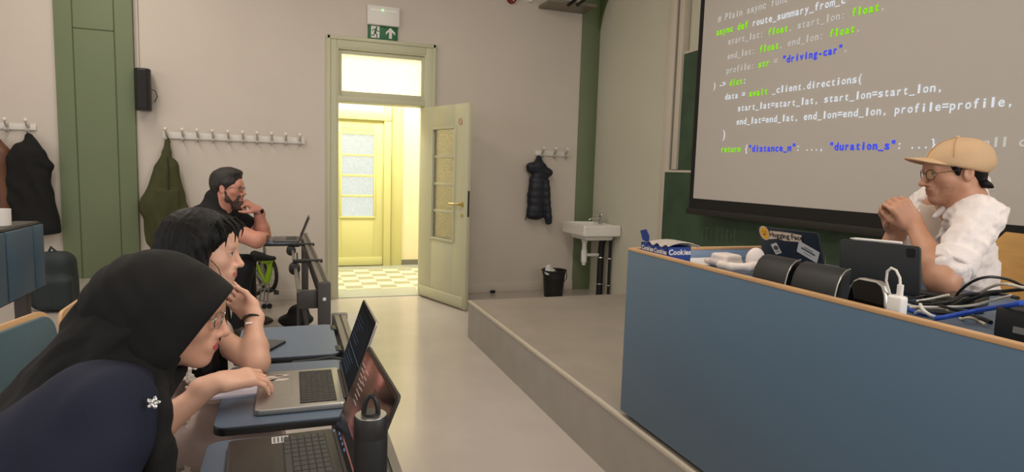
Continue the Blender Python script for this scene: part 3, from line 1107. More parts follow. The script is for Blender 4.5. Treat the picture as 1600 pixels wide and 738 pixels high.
g = G(); g.tube([B(-6, 206, .055), B(-9, 216, .06), B(-6, 224, .085), B(-3, 216, .06)], 0.005, 6, closed=True); g.build('hanging_loop', brownl, t)

# wall speaker
sp = thing('wall_speaker', 'small black loudspeaker mounted high beside the green pillar', 'speaker', (-1.24, D_FAR, 1.98))
a0, a1 = wp(212, 112, .12), wp(237, 172, .12)
g = G()
prof = [(-.055, 0), (-.075, .06), (-.07, .12), (-.04, .165), (.04, .165), (.065, .12), (.06, .06), (.045, 0)]
cx = (a0[0] + a1[0]) / 2
g.prism([(p[0] * 0.95, -p[1]) for p in prof], (cx, D_FAR - 0.03, 1.815), (1, 0, 0), (0, 1, 0), (0, 0, 1), 0.37)
cab = g.build('cabinet', blackp, sp, bevel=0.008)
g = G(); g.prism([(-.036, -.1665), (.036, -.1665), (.036, -.171), (-.036, -.171)], (cx, D_FAR - 0.03, 1.835), (1, 0, 0), (0, 1, 0), (0, 0, 1), 0.33); g.build('grille', M('speaker_grille', (30, 30, 30), 0.7, bump=0.4, bscale=900), sp)
g = G(); g.box(cx - 0.03, D_FAR - 0.04, 1.93, cx + 0.03, D_FAR, 2.06); g.build('bracket', blackm, sp)
g = G(); g.tube([(cx + 0.04, D_FAR - 0.06, 2.02), (cx + 0.085, D_FAR - 0.07, 2.0), (cx + 0.095, D_FAR - 0.05, 1.95), (cx + 0.07, D_FAR - 0.04, 1.90)], 0.004, 6); g.build('cable', rubber, sp)
# conduit beside the pillar
g = G(); g.tube([(-1.305, D_FAR - 0.012, 2.12), (-1.305, D_FAR - 0.012, 3.7)], 0.008, 8)
o = g.build('cable_conduit', wallp); tag(o, 'thin wall coloured cable conduit rising above the loudspeaker', 'conduit')

# exit sign and the emergency light above it
exg = M('exit_green', (22, 104, 62), 0.45)
exw = M('exit_white', (228, 224, 214), 0.45)
ea, eb = wp(575, 37.5, .02), wp(620, 62.5, .02)
es = thing('exit_sign', 'green exit sign with running figure and arrow above the door', 'sign', ((ea[0] + eb[0]) / 2, D_FAR, ea[2]))
EW, EH = 0.300, 0.140
ex0, ez0 = ea[0], ea[2] - EH
g = G(); g.box(ex0, D_FAR - 0.02, ez0, ex0 + EW, D_FAR, ez0 + EH); g.build('panel', exg, es, bevel=0.002)
yq = D_FAR - 0.0215
g = G(); g.box(ex0 + 0.03, yq, ez0 + 0.012, ex0 + 0.115, D_FAR - 0.02, ez0 + EH - 0.012); dr = g.build('doorway_pictogram', exw, es)
O = Vector((ex0, yq - 0.001, ez0))
U3, V3, W3 = Vector((1, 0, 0)), Vector((0, 0, 1)), Vector((0, 1, 0))
g = G()
ar = [(0.225, 0.124), (0.272, 0.078), (0.272, 0.052), (0.240, 0.082), (0.240, 0.016), (0.210, 0.016), (0.210, 0.082), (0.178, 0.052), (0.178, 0.078)]
g.prism(ar, O, U3, V3, W3, 0.001); g.build('arrow', exw, es)
g = G()


def limb(g, pts, w):
    for p, q in zip(pts[:-1], pts[1:]):
        g.bar(O + U3 * p[0] + V3 * p[1], O + U3 * q[0] + V3 * q[1], 0.0015, w, up=(0, 1, 0)) if False else None
        d = Vector((q[0] - p[0], q[1] - p[1]))
        n = Vector((-d.y, d.x)).normalized() * w / 2
        e = d.normalized() * w * 0.25
        g.prism([(p[0] - e.x - n.x, p[1] - e.y - n.y), (q[0] + e.x - n.x, q[1] + e.y - n.y), (q[0] + e.x + n.x, q[1] + e.y + n.y), (p[0] - e.x + n.x, p[1] - e.y + n.y)], O, U3, V3, W3, 0.001)


g.lathe([(0.010, 0), (0.010, 0.001)], O + U3 * 0.086 + V3 * 0.113, (0, 1, 0), 16)
limb(g, [(0.080, 0.098), (0.070, 0.062)], 0.020)
limb(g, [(0.082, 0.094), (0.094, 0.078), (0.112, 0.078)], 0.008)
limb(g, [(0.076, 0.096), (0.052, 0.094), (0.044, 0.076)], 0.008)
limb(g, [(0.070, 0.062), (0.088, 0.046), (0.090, 0.016)], 0.010)
limb(g, [(0.068, 0.060), (0.060, 0.036), (0.034, 0.034)], 0.010)
g.build('running_figure', exg, dr)
em = thing('emergency_light', 'white emergency lamp box with green indicator above the exit sign', 'lamp', (0.9, D_FAR, 2.9))
ma = wp(574, 36, .05)
g = G(); g.box(ma[0], D_FAR - 0.055, ma[2] - 0.008, ma[0] + 0.325, D_FAR, ma[2] + 0.185); g.build('housing', whitep, em, bevel=0.012, seg=3)
ml = wp(598, 16, .06)
g = G(); g.box(ma[0] + 0.03, D_FAR - 0.0575, ml[2] - 0.012, ma[0] + 0.295, D_FAR - 0.055, ml[2] + 0.006); g.build('diffuser_strip', M('pale_diffuser', (240, 238, 230), 0.3), em)
g = G(); g.ball((ml[0], D_FAR - 0.06, ml[2]), 0.009, 12, 8); g.build('indicator', glow('green_led', (120, 255, 130), 3.0), em)

# red alarm sounder, small detector, bracket with two black tubes at the top of the wall
fa = wp(800, 0, .03)
al = thing('fire_alarm', 'round red fire alarm sounder high on the far wall', 'alarm', (fa[0], D_FAR, fa[2] + 0.03))
g = G(); g.lathe([(0.052, 0), (0.052, 0.03), (0.044, 0.06), (0.02, 0.075)], (fa[0], D_FAR, fa[2] + 0.015), (0, -1, 0), 24); g.build('sounder', M('alarm_red', (130, 22, 26), 0.4), al)
g = G(); g.ball((fa[0] + 0.003, D_FAR - 0.075, fa[2] - 0.01), 0.012, 10, 6); g.build('lens', M('alarm_lens', (220, 190, 190), 0.2), al)
g = G(); q = wp(828, 2, .02); g.box(q[0] - 0.03, D_FAR - 0.03, q[2] - 0.01, q[0] + 0.03, D_FAR, q[2] + 0.09)
g.lathe([(0.022, 0), (0.022, 0.02)], (q[0], D_FAR - 0.03, q[2] + 0.01), (0, -1, 0), 14)
o = g.build('wall_switch', whitep, bevel=0.004); tag(o, 'small white box on the wall right of the red alarm', 'switch box')
br = thing('lamp_bracket', 'grey lamp bracket with two black tubes at the top of the green strip', 'bracket', (2.9, D_FAR, 3.25))
q0, q1 = wp(855, 5, .25), wp(912, 8, .25)
g = G(); g.box(q0[0], D_FAR - 0.34, q0[2], q1[0] + 0.12, D_FAR, q0[2] + 0.03); g.build('plate', M('grey_bracket_metal', (132, 126, 112), 0.5, 0.3), br, bevel=0.005)
for px in (888, 902):
    a = wp(px, 8, .42); b = wp(px + 38, -22, .10)
    g = G(); g.tube([a, b], 0.017, 12); g.build('tube', blackp, br)

# ================================================================ TEACHER'S DESK AND WHAT STANDS ON IT
RX, RZ, WT = 1.37, 1.057, 1.008
dk = thing('teacher_desk', 'long blue teacher desk with wooden edge on the platform', 'desk', (1.9, 1.0, PLZ))
g = G(); g.box(RX, -1.2, PLZ + 0.022, RX + 0.022, 2.352, RZ - 0.012); g.build('front_panel', blue, dk, bevel=0.002)
g = G(); g.box(RX + 0.022, 2.33, PLZ + 0.022, 2.20, 2.352, RZ - 0.012); g.build('end_panel', M('lit_blue_laminate', (132, 156, 186), 0.45), dk, bevel=0.002)  # desk laminate with the light on its inner face put into the colour
g = G(); g.box(RX - 0.001, -1.2, RZ - 0.012, RX + 0.023, 2.353, RZ); g.box(RX + 0.023, 2.329, RZ - 0.012, 2.20, 2.353, RZ); g.build('edge_trim', beech, dk, bevel=0.002)
g = G(); g.box(RX + 0.022, -1.2, WT - 0.025, 2.20, 2.33, WT); g.build('worktop', M('blue_worktop', (74, 94, 116), 0.45), dk)
g = G(); g.box(RX + 0.03, -1.2, PLZ, RX + 0.05, 2.32, PLZ + 0.03); g.box(RX + 0.03, 2.30, PLZ, 2.18, 2.32, PLZ + 0.03); g.build('plinth', rubber, dk)
g = G(); g.box(2.14, 2.28, PLZ, 2.19, 2.33, WT - 0.025); g.build('leg', blackm, dk)
g = G(); g.box(2.14, -1.15, PLZ, 2.19, -1.1, WT - 0.025); g.build('leg', blackm, dk)

# snack box behind the rim
sb = thing('snack_box', 'opened blue and white snack box at the left end of the desk', 'box', (1.46, 2.15, WT))
boxblue = M('box_blue', (26, 60, 142), 0.4)
g = G()
bx0, bx1, by0, by1, bh = 1.405, 1.515, 2.108, 2.305, 0.080
g.box(bx0, by0, WT, bx1, by1, WT + 0.003)
g.box(bx0, by0, WT, bx0 + 0.002, by1, WT + bh); g.box(bx1 - 0.002, by0, WT, bx1, by1, WT + bh); g.box(bx0, by0, WT, bx1, by0 + 0.002, WT + bh); g.box(bx0, by1 - 0.002, WT, bx1, by1, WT + bh)
g.build('carton', boxblue, sb)
g = G()
g.prism([(0, 0), (.05, .006), (.062, .045), (.012, .055), (-.006, .03)], (1.42, 2.27, WT + bh), (0, 1, 0), (-0.1, 0.1, 1), (1, 0, 0), 0.002)
g.build('raised_flap', boxblue, sb)
g = G()
foil = M('inner_foil', (196, 186, 176), 0.35, 0.3)
g.grid(lambda u, v: (bx0 - 0.005 + 0.15 * u, by0 - 0.01 + 0.17 * v, WT + bh + 0.004 + 0.010 * math.sin(u * 3.1) + 0.006 * math.sin(v * 17 + u * 3)), 8, 24)
g.build('foil_lining', foil, sb, solid=0.0015)
bisc = M('biscuit_print', (214, 160, 128), 0.6, var=0.3, vscale=60, rgb2=(240, 226, 214))
for (o_, u_) in ((Vector((bx0 - 0.001, by1 - 0.004, WT)), Vector((0, -1, 0))), (Vector((bx0 - 0.001, by1 - 0.101, WT)), Vector((0, -1, 0))), (Vector((bx0 + 0.004, by0 - 0.001, WT)), Vector((1, 0, 0)))):
    g = G(); words(g, 'Cookies', o_ + UP * 0.050 + u_ * 0.003, u_, (0, 0, 1), 0.0300 if u_.x > .5 else 0.0265, 0.03, 0.02); g.build('lettering', whitep, sb, smooth=0)
    g = G(); g.prism([(0.0, 0.004), (0.045, 0.004), (0.056, 0.014), (0.040, 0.036), (0.02, 0.04), (0.0, 0.028)], o_, u_, (0, 0, 1), u_.cross(UP), 0.0006); g.build('biscuit_picture', bisc, sb)

g = G(); g.box(1.53, 2.12, WT, 1.80, 2.32, WT + 0.004)
o = g.build('paper_sheets', paper); tag(o, 'white paper sheets lying on the desk behind the snack box', 'paper')

# headphones
hp0 = at_z(1146, 408, WT + 0.03)
hp = thing('headphones', 'white over-ear headphones lying on the desk', 'headphones', (hp0[0], hp0[1], WT))
hx, hy = hp0[0], hp0[1]
pinkw = M('headphone_white', (226, 212, 204), 0.5)
f = mesh_of([rbx((hx - .02, hy + .02, WT + .004 + .040), (.042, .050, .014), rad=.013), rbx((hx - .02, hy + .02, WT + .004 + .016), (.048, .056, .016), rad=.015, k=.01)], 0.004, 'ear_cup', pinkw, hp)
f = mesh_of([ell((hx + .005, hy - .118, WT + .004 + .048), (.042, .024, .047))], 0.004, 'ear_cup', pinkw, hp)
g = G(); g.ball((hx + .0, hy - .099, WT + .004 + .05), (.020, .010, .026), 14, 8); g.build('ear_cushion', M('cushion_grey', (110, 98, 86), 0.8), hp)
f = mesh_of(chain([(hx - .05, hy + .02, WT + .004 + .014), (hx - .085, hy - .03, WT + .004 + .016), (hx - .085, hy - .09, WT + .004 + .018), (hx - .045, hy - .14, WT + .004 + .024), (hx + .0, hy - .135, WT + .004 + .035)], [.013, .015, .016, .015, .012], .008), 0.004, 'headband', pinkw, hp)
f = mesh_of(chain([(hx - .045, hy + .075, WT + .004 + .012), (hx - .03, hy + .13, WT + .004 + .010), (hx + .03, hy + .15, WT + .004 + .010)], [.012, .010, .010], .006), 0.004, 'hinge_arm', pinkw, hp)

# the presenter's laptop, its sticker-covered lid towards the room
lp = thing('laptop', 'dark laptop with stickers on its lid standing open on the desk', 'laptop', (1.9, 1.95, WT))
dgrey = M('dark_slate_metal', (46, 54, 66), 0.4, 0.5)
LB0, LB1 = Vector((1.868, 2.085, WT + 0.012)), Vector((1.868 + 0.03, 1.80, WT + 0.012))
lu = (LB1 - LB0).normalized()
lw = (LB1 - LB0).length
ln = Vector((lu.y, -lu.x, 0))                                  # towards the room (-x)
if ln.x > 0:
    ln = -ln
lv = (UP * 0.145 + ln * 0.055).normalized()
lf = lu.cross(lv).normalized()
if lf.dot(ln) < 0:
    lf = -lf
LH = 0.165
g = G(); g.prism([(p[0] + lw / 2, p[1] + LH / 2) for p in rrect(lw, LH, 0.008)], LB0, lu, lv, -lf, 0.006); lid = g.build('lid', dgrey, lp)
g = G(); g.prism([(p[0] + lw / 2, p[1] + LH / 2) for p in rrect(lw - .012, LH - .012, 0.005)], LB0 - lf * 0.006, lu, lv, -lf, 0.001); g.build('screen', M('screen_off', (12, 12, 14), 0.15), lp)
g = G(); g.prism([(p[0] + lw / 2, p[1]) for p in rrect(lw, 0.21, 0.01)], LB0 - ln * 0.11 - UP * 0.012, lu, ln, UP, 0.012); g.build('base', dgrey, lp)
g = G()
for r in range(5):
    for c in range(12):
        g.obox(LB0 + lu * (0.02 + c * (lw - .04) / 11.5 + 0.008) - ln * (0.03 + r * 0.018) + UP * 0.001, (0.015, 0.014, 0.002), lu, ln, UP)
g.build('keyboard', blackp, lp)


def onlid(u, v, w=0.0):
    return LB0 + lu * (u * lw) + lv * (v * LH) + lf * (0.0008 + w)


stw = M('sticker_paper', (204, 202, 200), 0.5)
# yellow round face logo with lettering
g = G()
outl = [(math.cos(a) * .025, math.sin(a) * .031) for a in np.linspace(0, 2 * math.pi, 25)[:-1]]
g.prism(outl, onlid(0.115, 0.845), lu, lv, lf, 0.0004)
g.prism([(0.012, -.026), (.060, -.018), (.095, -.023), (.175, -.019), (.181, .010), (.12, .014), (.075, .014), (.03, .013)], onlid(0.115, 0.845), lu, lv, lf, 0.0004)
s1 = g.build('logo_sticker', M('sticker_outline', (222, 200, 178), 0.5), lp)
g = G(); g.prism([(p[0] * .84, p[1] * .84) for p in outl], onlid(0.115, 0.845, .0005), lu, lv, lf, 0.0004); g.build('yellow_disc', M('logo_yellow', (236, 172, 38), 0.45), s1)
g = G()
for (u, v, a, b) in ((-.007, .006, .0022, .0032), (.007, .006, .0022, .0032), (0, -.005, .006, .0035)):
    g.prism([(u + math.cos(t) * a, v + math.sin(t) * b) for t in np.linspace(0, 6.28, 13)[:-1]], onlid(0.115, 0.845, .001), lu, lv, lf, 0.0003)
g.build('face_marks', M('logo_brown', (84, 52, 22), 0.6), s1)
g = G(); words(g, 'Hugging Face', onlid(0.205, 0.775, .0006), lu, lv, 0.0290, 0.035, 0.02); g.build('lettering', blackp, s1, smooth=0)
ua, ub = lu, lv


def rot2(a):
    return lu * math.cos(a) + lv * math.sin(a), -lu * math.sin(a) + lv * math.cos(a)


ra, rb = rot2(-0.42)
g = G(); g.prism(rrect(.092, .052, .003), onlid(0.80, 0.50), ra, rb, lf, 0.0004); s2 = g.build('label_sticker', stw, lp)
g = G(); g.prism(rrect(.062, .007, .001), onlid(0.80, 0.50, .0005) + rb * .002, ra, rb, lf, 0.0003); g.prism(rrect(.04, .0035, .001), onlid(0.80, 0.50, .0005) + rb * .012, ra, rb, lf, 0.0003); g.prism(rrect(.034, .0025, .001), onlid(0.80, 0.50, .0005) - rb * .012, ra, rb, lf, 0.0003)
g.build('printed_bars', M('print_grey', (70, 70, 74), 0.6), s2)
ra, rb = rot2(0.38)
g = G(); g.prism(rrect(.034, .046, .003), onlid(0.27, 0.46), ra, rb, lf, 0.0004); s3 = g.build('square_sticker', stw, lp)
g = G(); g.prism([(0, .011), (.012, .005), (.012, -.005), (0, -.011), (-.012, -.005), (-.012, .005)], onlid(0.27, 0.48, .0005), ra, rb, lf, 0.0003); g.prism(rrect(.022, .003, .001), onlid(0.27, 0.48, .0005) - rb * .016, ra, rb, lf, 0.0003)
g.build('printed_mark', M('print_grey', (70, 70, 74), 0.6), s3)


# hooded black desk sockets behind the rim
def hood(y0, y1, label):
    t = thing('desk_socket_hood', label, 'desk socket', (1.47, (y0 + y1) / 2, WT), group='hooded desk sockets')
    prof = [(0.0, 0.0), (0.003, 0.050), (0.014, 0.078), (0.034, 0.100), (0.060, 0.112), (0.092, 0.115), (0.100, 0.108), (0.102, 0.0)]
    ud = Vector((1, .42, 0))
    o_ = Vector((1.40, y0, WT))
    g = G(); g.prism(prof, o_, ud, (0, 0, 1), (0, 1, 0), y1 - y0); g.build('hood', blackmatte, t, bevel=0.002)
    g = G(); g.tube([o_ + ud * p[0] + UP * p[1] - Vector((0, .001, 0)) for p in prof[:-2]], 0.0019, 8); g.build('chrome_rim', silver, t)
    g = G(); g.prism([(p[0] * .86 + .008, p[1] * .86) for p in prof], o_ - Vector((0, .0015, 0)), ud, (0, 0, 1), (0, 1, 0), 0.001); g.build('socket_face', blackp, t)


hood(1.474, 1.616, 'black hooded desk socket standing left, in front of the sticker laptop')
hood(1.290, 1.452, 'black hooded desk socket right of the first one, with chrome rim')

# little black display in a silver frame
ds = thing('small_display', 'small black display in a rounded silver frame behind the desk rim', 'display', (1.45, 1.23, WT))
sh = [(-.066, -.002), (-.058, .072), (-.050, .092), (-.034, .102), (.022, .102), (.038, .094), (.050, .072), (.066, -.002)]
g = G(); g.prism(sh, (1.435, 1.222, WT + .002), (0, -1, 0), (0.10, 0, 1), (1, 0, 0), 0.020); g.build('frame', silver, ds, bevel=0.002)
g = G(); g.prism([(p[0] * .93, p[1] * .94 + .002) for p in sh], (1.434, 1.222, WT + .002), (0, -1, 0), (0.10, 0, 1), (-1, 0, 0), 0.0012); g.build('glass', M('black_glass', (8, 8, 9), 0.08), ds)
# white charger block with its looped lead
cp = at_x(1400, 474, 1.435)
ch = thing('charger', 'white cube charger standing behind the wooden desk rim', 'charger', (1.46, cp[1], WT))
g = G(); g.box(1.425, cp[1] - .019, WT, 1.455, cp[1] + .021, WT + .080); g.build('block', whitep, ch, bevel=0.007, seg=3)
ctop = Vector((1.44, cp[1] - 0.004, WT + .080))
g = G(); g.cyl(ctop, ctop + UP * .028, .0075, 12); g.build('plug', whitep, ch)
wire = M('white_cable', (224, 220, 210), 0.5)
g = G(); g.tube([ctop + UP * .02, ctop + Vector((0, .004, .045)), ctop + Vector((0, .016, .062)), ctop + Vector((0, .030, .066)), ctop + Vector((0.002, .042, .055)), ctop + Vector((.006, .046, .030)), ctop + Vector((.012, .040, .004)), ctop + Vector((.03, .034, -.05)), ctop + Vector((.05, .02, -.078))], 0.0032, 8); g.build('lead', wire, ch)

# tablet in a dark folio, stylus lying on its top edge
ip = thing('tablet_computer', 'tablet in a dark grey folio standing in front of the man in the cap', 'tablet', (1.86, 1.5, WT))
fol = M('charcoal_folio', (40, 42, 44), 0.6, bump=0.05, bscale=200)
TL, TR, BL, BR = Vector(at_x(1311, 374, 1.81)), Vector(at_x(1437, 386, 1.83)), None, None
BL = Vector(at_x(1309, 440, 1.825)); BR = Vector(at_x(1439, 468, 1.88))
tu = (TR - TL).normalized(); tw_ = (TR - TL).length
tn = (BL - TL).cross(tu).normalized()
tv = tu.cross(tn).normalized()
if tv.z > 0:
    tv = -tv
TH = (TL.z - WT - 0.003) / abs(tv.z)
if tn.x < 0:
    tn = -tn
g = G(); g.prism([(p[0] + tw_ / 2, p[1] + TH / 2) for p in rrect(tw_, TH, 0.012)], TL, tu, tv, tn, 0.009); case = g.build('folio_back', fol, ip, bevel=0.001)
g = G(); g.prism([(p[0] + tw_ / 2, p[1] + TH / 2) for p in rrect(tw_ - .02, TH - .02, 0.008)], TL + tn * .009, tu, tv, tn, 0.001); g.build('screen', glow('tablet_screen', (150, 150, 160), 0.5), ip)
g = G(); c = TL + tu * (tw_ - .028) + tv * .022
g.prism([(p[0], p[1]) for p in rrect(.028, .028, .007)], c - tn * .0012, tu, tv, tn, 0.0012); g.build('camera_window', blackp, case)
g = G(); g.prism([(p[0] + tw_ / 2, p[1]) for p in rrect(tw_, 0.08, 0.01)], Vector((TL.x, TL.y, WT + .0)) + Vector((.10, .0, 0)), tu, Vector((tu.y, -tu.x, 0)) * -1, UP, 0.008); g.build('folio_keyboard', fol, ip)
pn = G()
s0 = at_d(0, 0, 1)
sa = TL + tu * 0.04 - tv * 0.006 + tn * .004; sb2 = TL + tu * 0.225 - tv * 0.006 + tn * .004
pn.tube([sa, sa + (sb2 - sa) * .10, sa + (sb2 - sa) * .13, sb2 - (sb2 - sa) * .01, sb2], [.0012, .0044, .0047, .0047, .0035], 10)
o = pn.build('stylus', whitep); tag(o, 'white stylus resting along the top edge of the dark tablet folio', 'stylus')
# small dark box beside the elbow
e0 = at_z(1438, 462, WT + 0.02)
g = G(); g.obox((e0[0] + .10, e0[1] - .06, WT + .014), (0.14, 0.10, 0.028), (0.94, .33, 0), (-.33, .94, 0), (0, 0, 1)); g.cur = 0
o = g.build('hard_drive', M('dark_gold_box', (62, 56, 44), 0.4, 0.4), bevel=0.004); tag(o, 'flat dark box lying beside the left elbow of the man in the cap', 'box')

# black console with beige top at the right end
k0 = Vector((1.60, 1.02, WT))
cs = thing('console_box', 'black audio console box at the right end of the desk', 'console', (1.75, 0.85, WT))
g = G(); g.box(1.60, 0.30, WT, 2.02, 1.005, WT + 0.075); g.build('cabinet', blackp, cs, bevel=0.006)
g = G(); g.box(1.66, 0.35, WT + .075, 2.02, 1.005, WT + .082); g.build('top_plate', M('beige_plate', (150, 138, 118), 0.5), cs, bevel=0.002)
g = G(); g.box(1.597, .90, WT + .02, 1.60, .96, WT + .035); g.build('label_plate', M('socket_grey', (120, 116, 110), 0.5), cs)


def cable(pts, r, mat, label, name='cable'):
    P = [Vector(at_d(*p)) if len(p) == 3 and p[0] > 20 else Vector(p) for p in pts]
    # Catmull-Rom through the points
    out = []
    Q = [P[0]] + P + [P[-1]]
    for i in range(1, len(Q) - 2):
        for t in np.linspace(0, 1, 9)[:-1]:
            a, b, c, d = Q[i - 1], Q[i], Q[i + 1], Q[i + 2]
            out.append(0.5 * ((2 * b) + (c - a) * t + (2 * a - 5 * b + 4 * c - d) * t * t + (3 * b - a - 3 * c + d) * t ** 3))
    out.append(P[-1])
    out = [Vector((p.x, p.y, max(p.z, WT + r * 0.9))) for p in out]
    g = G(); g.tube(out, r, 8)
    o = g.build(name, mat); tag(o, label, 'cable', 'tangled cables on the desk')
    return o


def zz_(px, py, h=0.0):
    return tuple(at_z(px, py, WT + h))


beigec = M('beige_cable', (188, 178, 160), 0.5)
blackc = M('black_cable', (20, 20, 20), 0.5)
bluec = M('blue_cable', (28, 74, 176), 0.4)
cable([zz_(1462, 498, .01), zz_(1480, 495, .02), zz_(1520, 487, .035), zz_(1560, 480, .065), zz_(1600, 473, .10), zz_(1680, 455, .10)], .0062, bluec, 'thick blue network cable crossing the tangle towards the right edge')
cable([zz_(1462, 498, .0), zz_(1445, 494, .0), zz_(1425, 489, .0), zz_(1408, 480, .0)], .006, bluec, 'short blue cable lying along the wooden rim beside the white charger')
cable([zz_(1490, 470, .01), zz_(1500, 455, .05), zz_(1520, 440, .10), zz_(1545, 433, .12), zz_(1575, 437, .11), zz_(1600, 448, .09), zz_(1640, 470, .09)], .0038, blackc, 'thin black cable arching high over the tangle')
cable([zz_(1484, 480, .01), zz_(1510, 468, .04), zz_(1540, 458, .06), zz_(1570, 455, .07), zz_(1605, 452, .09)], .0055, blackc, 'thick black cable running under the high arch to the right')
cable([zz_(1480, 478, .0), zz_(1505, 474, .02), zz_(1535, 463, .05), zz_(1562, 460, .06), zz_(1590, 466, .09)], .005, blackc, 'black cable bending along the beige console top')
cable([zz_(1432, 471, .01), zz_(1455, 467, .02), zz_(1483, 461, .04)], .0036, wire, 'straight white cable beside the flat dark box')
cable([zz_(1418, 478, .0), zz_(1440, 480, .01), zz_(1475, 480, .015), zz_(1515, 478, .02), zz_(1550, 470, .04), zz_(1580, 462, .085)], .0036, wire, 'long white cable trailing right from the white charger')
cable([zz_(1520, 465, .04), zz_(1545, 450, .085), zz_(1570, 444, .11), zz_(1600, 450, .10), zz_(1640, 456, .10)], .004, beigec, 'beige cable looping over the console box')
cable([zz_(1438, 476, .03), zz_(1442, 484, .025), zz_(1452, 492, .015), zz_(1464, 497, .005)], .0046, wire, 'thick white cable end curling down to the blue cable')
cable([zz_(1430, 490, .004), zz_(1436, 486, .018), zz_(1442, 489, .010), zz_(1446, 493, .0)], .0036, wire, 'small white cable loop against the wooden rim')
cable([zz_(1416, 472, .0), zz_(1440, 472, .01), zz_(1470, 472, .02), zz_(1500, 478, .0), zz_(1530, 482, .0)], .0045, blackc, 'black cable lying flat behind the long white cable')
cable([zz_(1478, 484, .0), zz_(1484, 490, .004), zz_(1490, 497, .0)], .0035, beigec, 'short beige cable end in front of the blue network cable')
cable([zz_(1420, 483, .0), zz_(1450, 484, .0), zz_(1485, 486, .0), zz_(1520, 492, .0)], .0042, beigec, 'beige cable lying along the rim under the blue network cable')

cable([zz_(1424, 474, .0), zz_(1448, 476, .012), zz_(1478, 473, .03), zz_(1505, 462, .05), zz_(1530, 459, .06)], .005, blackc, 'black cable rising behind the small white cable loop')
cable([zz_(1420, 487, .0), zz_(1452, 488, .006), zz_(1490, 491, .006), zz_(1530, 500, .0), zz_(1548, 507, .0)], .0055, blackc, 'thick black cable lying nearest the wooden rim')
cable([zz_(1440, 468, .0), zz_(1470, 478, .02), zz_(1500, 486, .012), zz_(1535, 490, .0)], .0045, blackc, 'black cable crossing under the blue network cable')
cable([zz_(1500, 500, .0), zz_(1515, 497, .014), zz_(1530, 503, .004), zz_(1540, 510, .0)], .0042, beigec, 'short grey cable end in front of the black console box')
cable([zz_(1416, 468, .0), zz_(1445, 462, .01), zz_(1475, 464, .012), zz_(1500, 470, .0)], .004, blackc, 'black cable lying beneath the flat dark box edge')

# plywood chair of the presenter
pc = thing('wooden_chair', 'tan plywood chair with curved back behind the man in the cap', 'chair', (2.62, 1.84, PLZ))
woodc = M('tan_plywood', (206, 160, 96), 0.45, var=0.08, vscale=6, stretch=(1, 1, 6))
cA = Vector(at_d(1600, 384, 2.62)); cB = Vector(at_d(1562, 452, 2.62))
fx = Vector((-0.87, 0.49, 0)); lx = Vector((-.49, -.87, 0))
o0 = Vector((2.79, 1.76, 0))
g = G()


def backf(u, v):
    w = (u - .5) * 0.42
    z = PLZ + 0.42 + 0.44 * v
    wide = 1 - 0.35 * max(0, v - .55) ** 2 / .2 - 0.30 * max(0, .45 - v) ** 2 / .2
    q = o0 + lx * (w * wide) - fx * (0.02 + 0.10 * v - 0.30 * (w * wide) ** 2 * 4)
    return (q.x, q.y, z)


g.grid(backf, 14, 12); g.build('backrest', woodc, pc, solid=0.012)
g = G(); so = o0 + fx * 0.20
g.prism(rrect(.42, .42, .07), (so.x, so.y, PLZ + .435), fx, lx, UP, .014); g.build('seat', woodc, pc, bevel=0.004)
for a, b in ((.17, .16), (.17, -.16), (-.17, .16), (-.17, -.16)):
    g = G(); q = so + fx * a + lx * b; q2 = so + fx * a * 1.2 + lx * b * 1.15
    g.tube([(q2.x, q2.y, PLZ), (q.x, q.y, PLZ + .435)], .012, 10); g.build('leg', blackm, pc)
q1, q2 = o0 + lx * .12 - fx * .02, o0 - lx * .12 - fx * .02
for q in (q1, q2):
    g = G(); g.tube([(q.x + fx.x * .05, q.y + fx.y * .05, PLZ + .435), (q.x, q.y, PLZ + .44), (q.x - fx.x * .03, q.y - fx.y * .03, PLZ + .56)], .010, 8)
    g.build('back_support', blackm, pc)

# ================================================================ FRONT ROW TABLES
TT = 0.745


def tablet(t, x0, x1, y0, y1, zt, down=False):
    g = G()
    pts = [(p[0] + (x0 + x1) / 2, p[1] + (y0 + y1) / 2) for p in rrect(x1 - x0, y1 - y0, 0.03)]
    g.prism(pts, (0, 0, zt - 0.003), (1, 0, 0), (0, 1, 0), (0, 0, 1), 0.003)
    tb_ = g.build('tablet', bluetop, t)
    g = G()
    g.prism([(p[0] + (x0 + x1) / 2, p[1] + (y0 + y1) / 2) for p in rrect(x1 - x0 + .004, y1 - y0 + .004, 0.032)], (0, 0, zt - 0.022), (1, 0, 0), (0, 1, 0), (0, 0, 1), 0.019)
    g.build('edge_band', blackp, tb_, bevel=0.003)
    for y in (y0 + 0.06, y1 - 0.06):
        g = G(); g.cyl((x1 + 0.0, y - .03, zt - .012), (x1 + 0.0, y + .03, zt - .012), .016, 12)
        g.box(x1 - .05, y - .02, zt - .035, x1 + .01, y + .02, zt - .020)
        g.build('hinge', blackp, tb_)
    return tb_


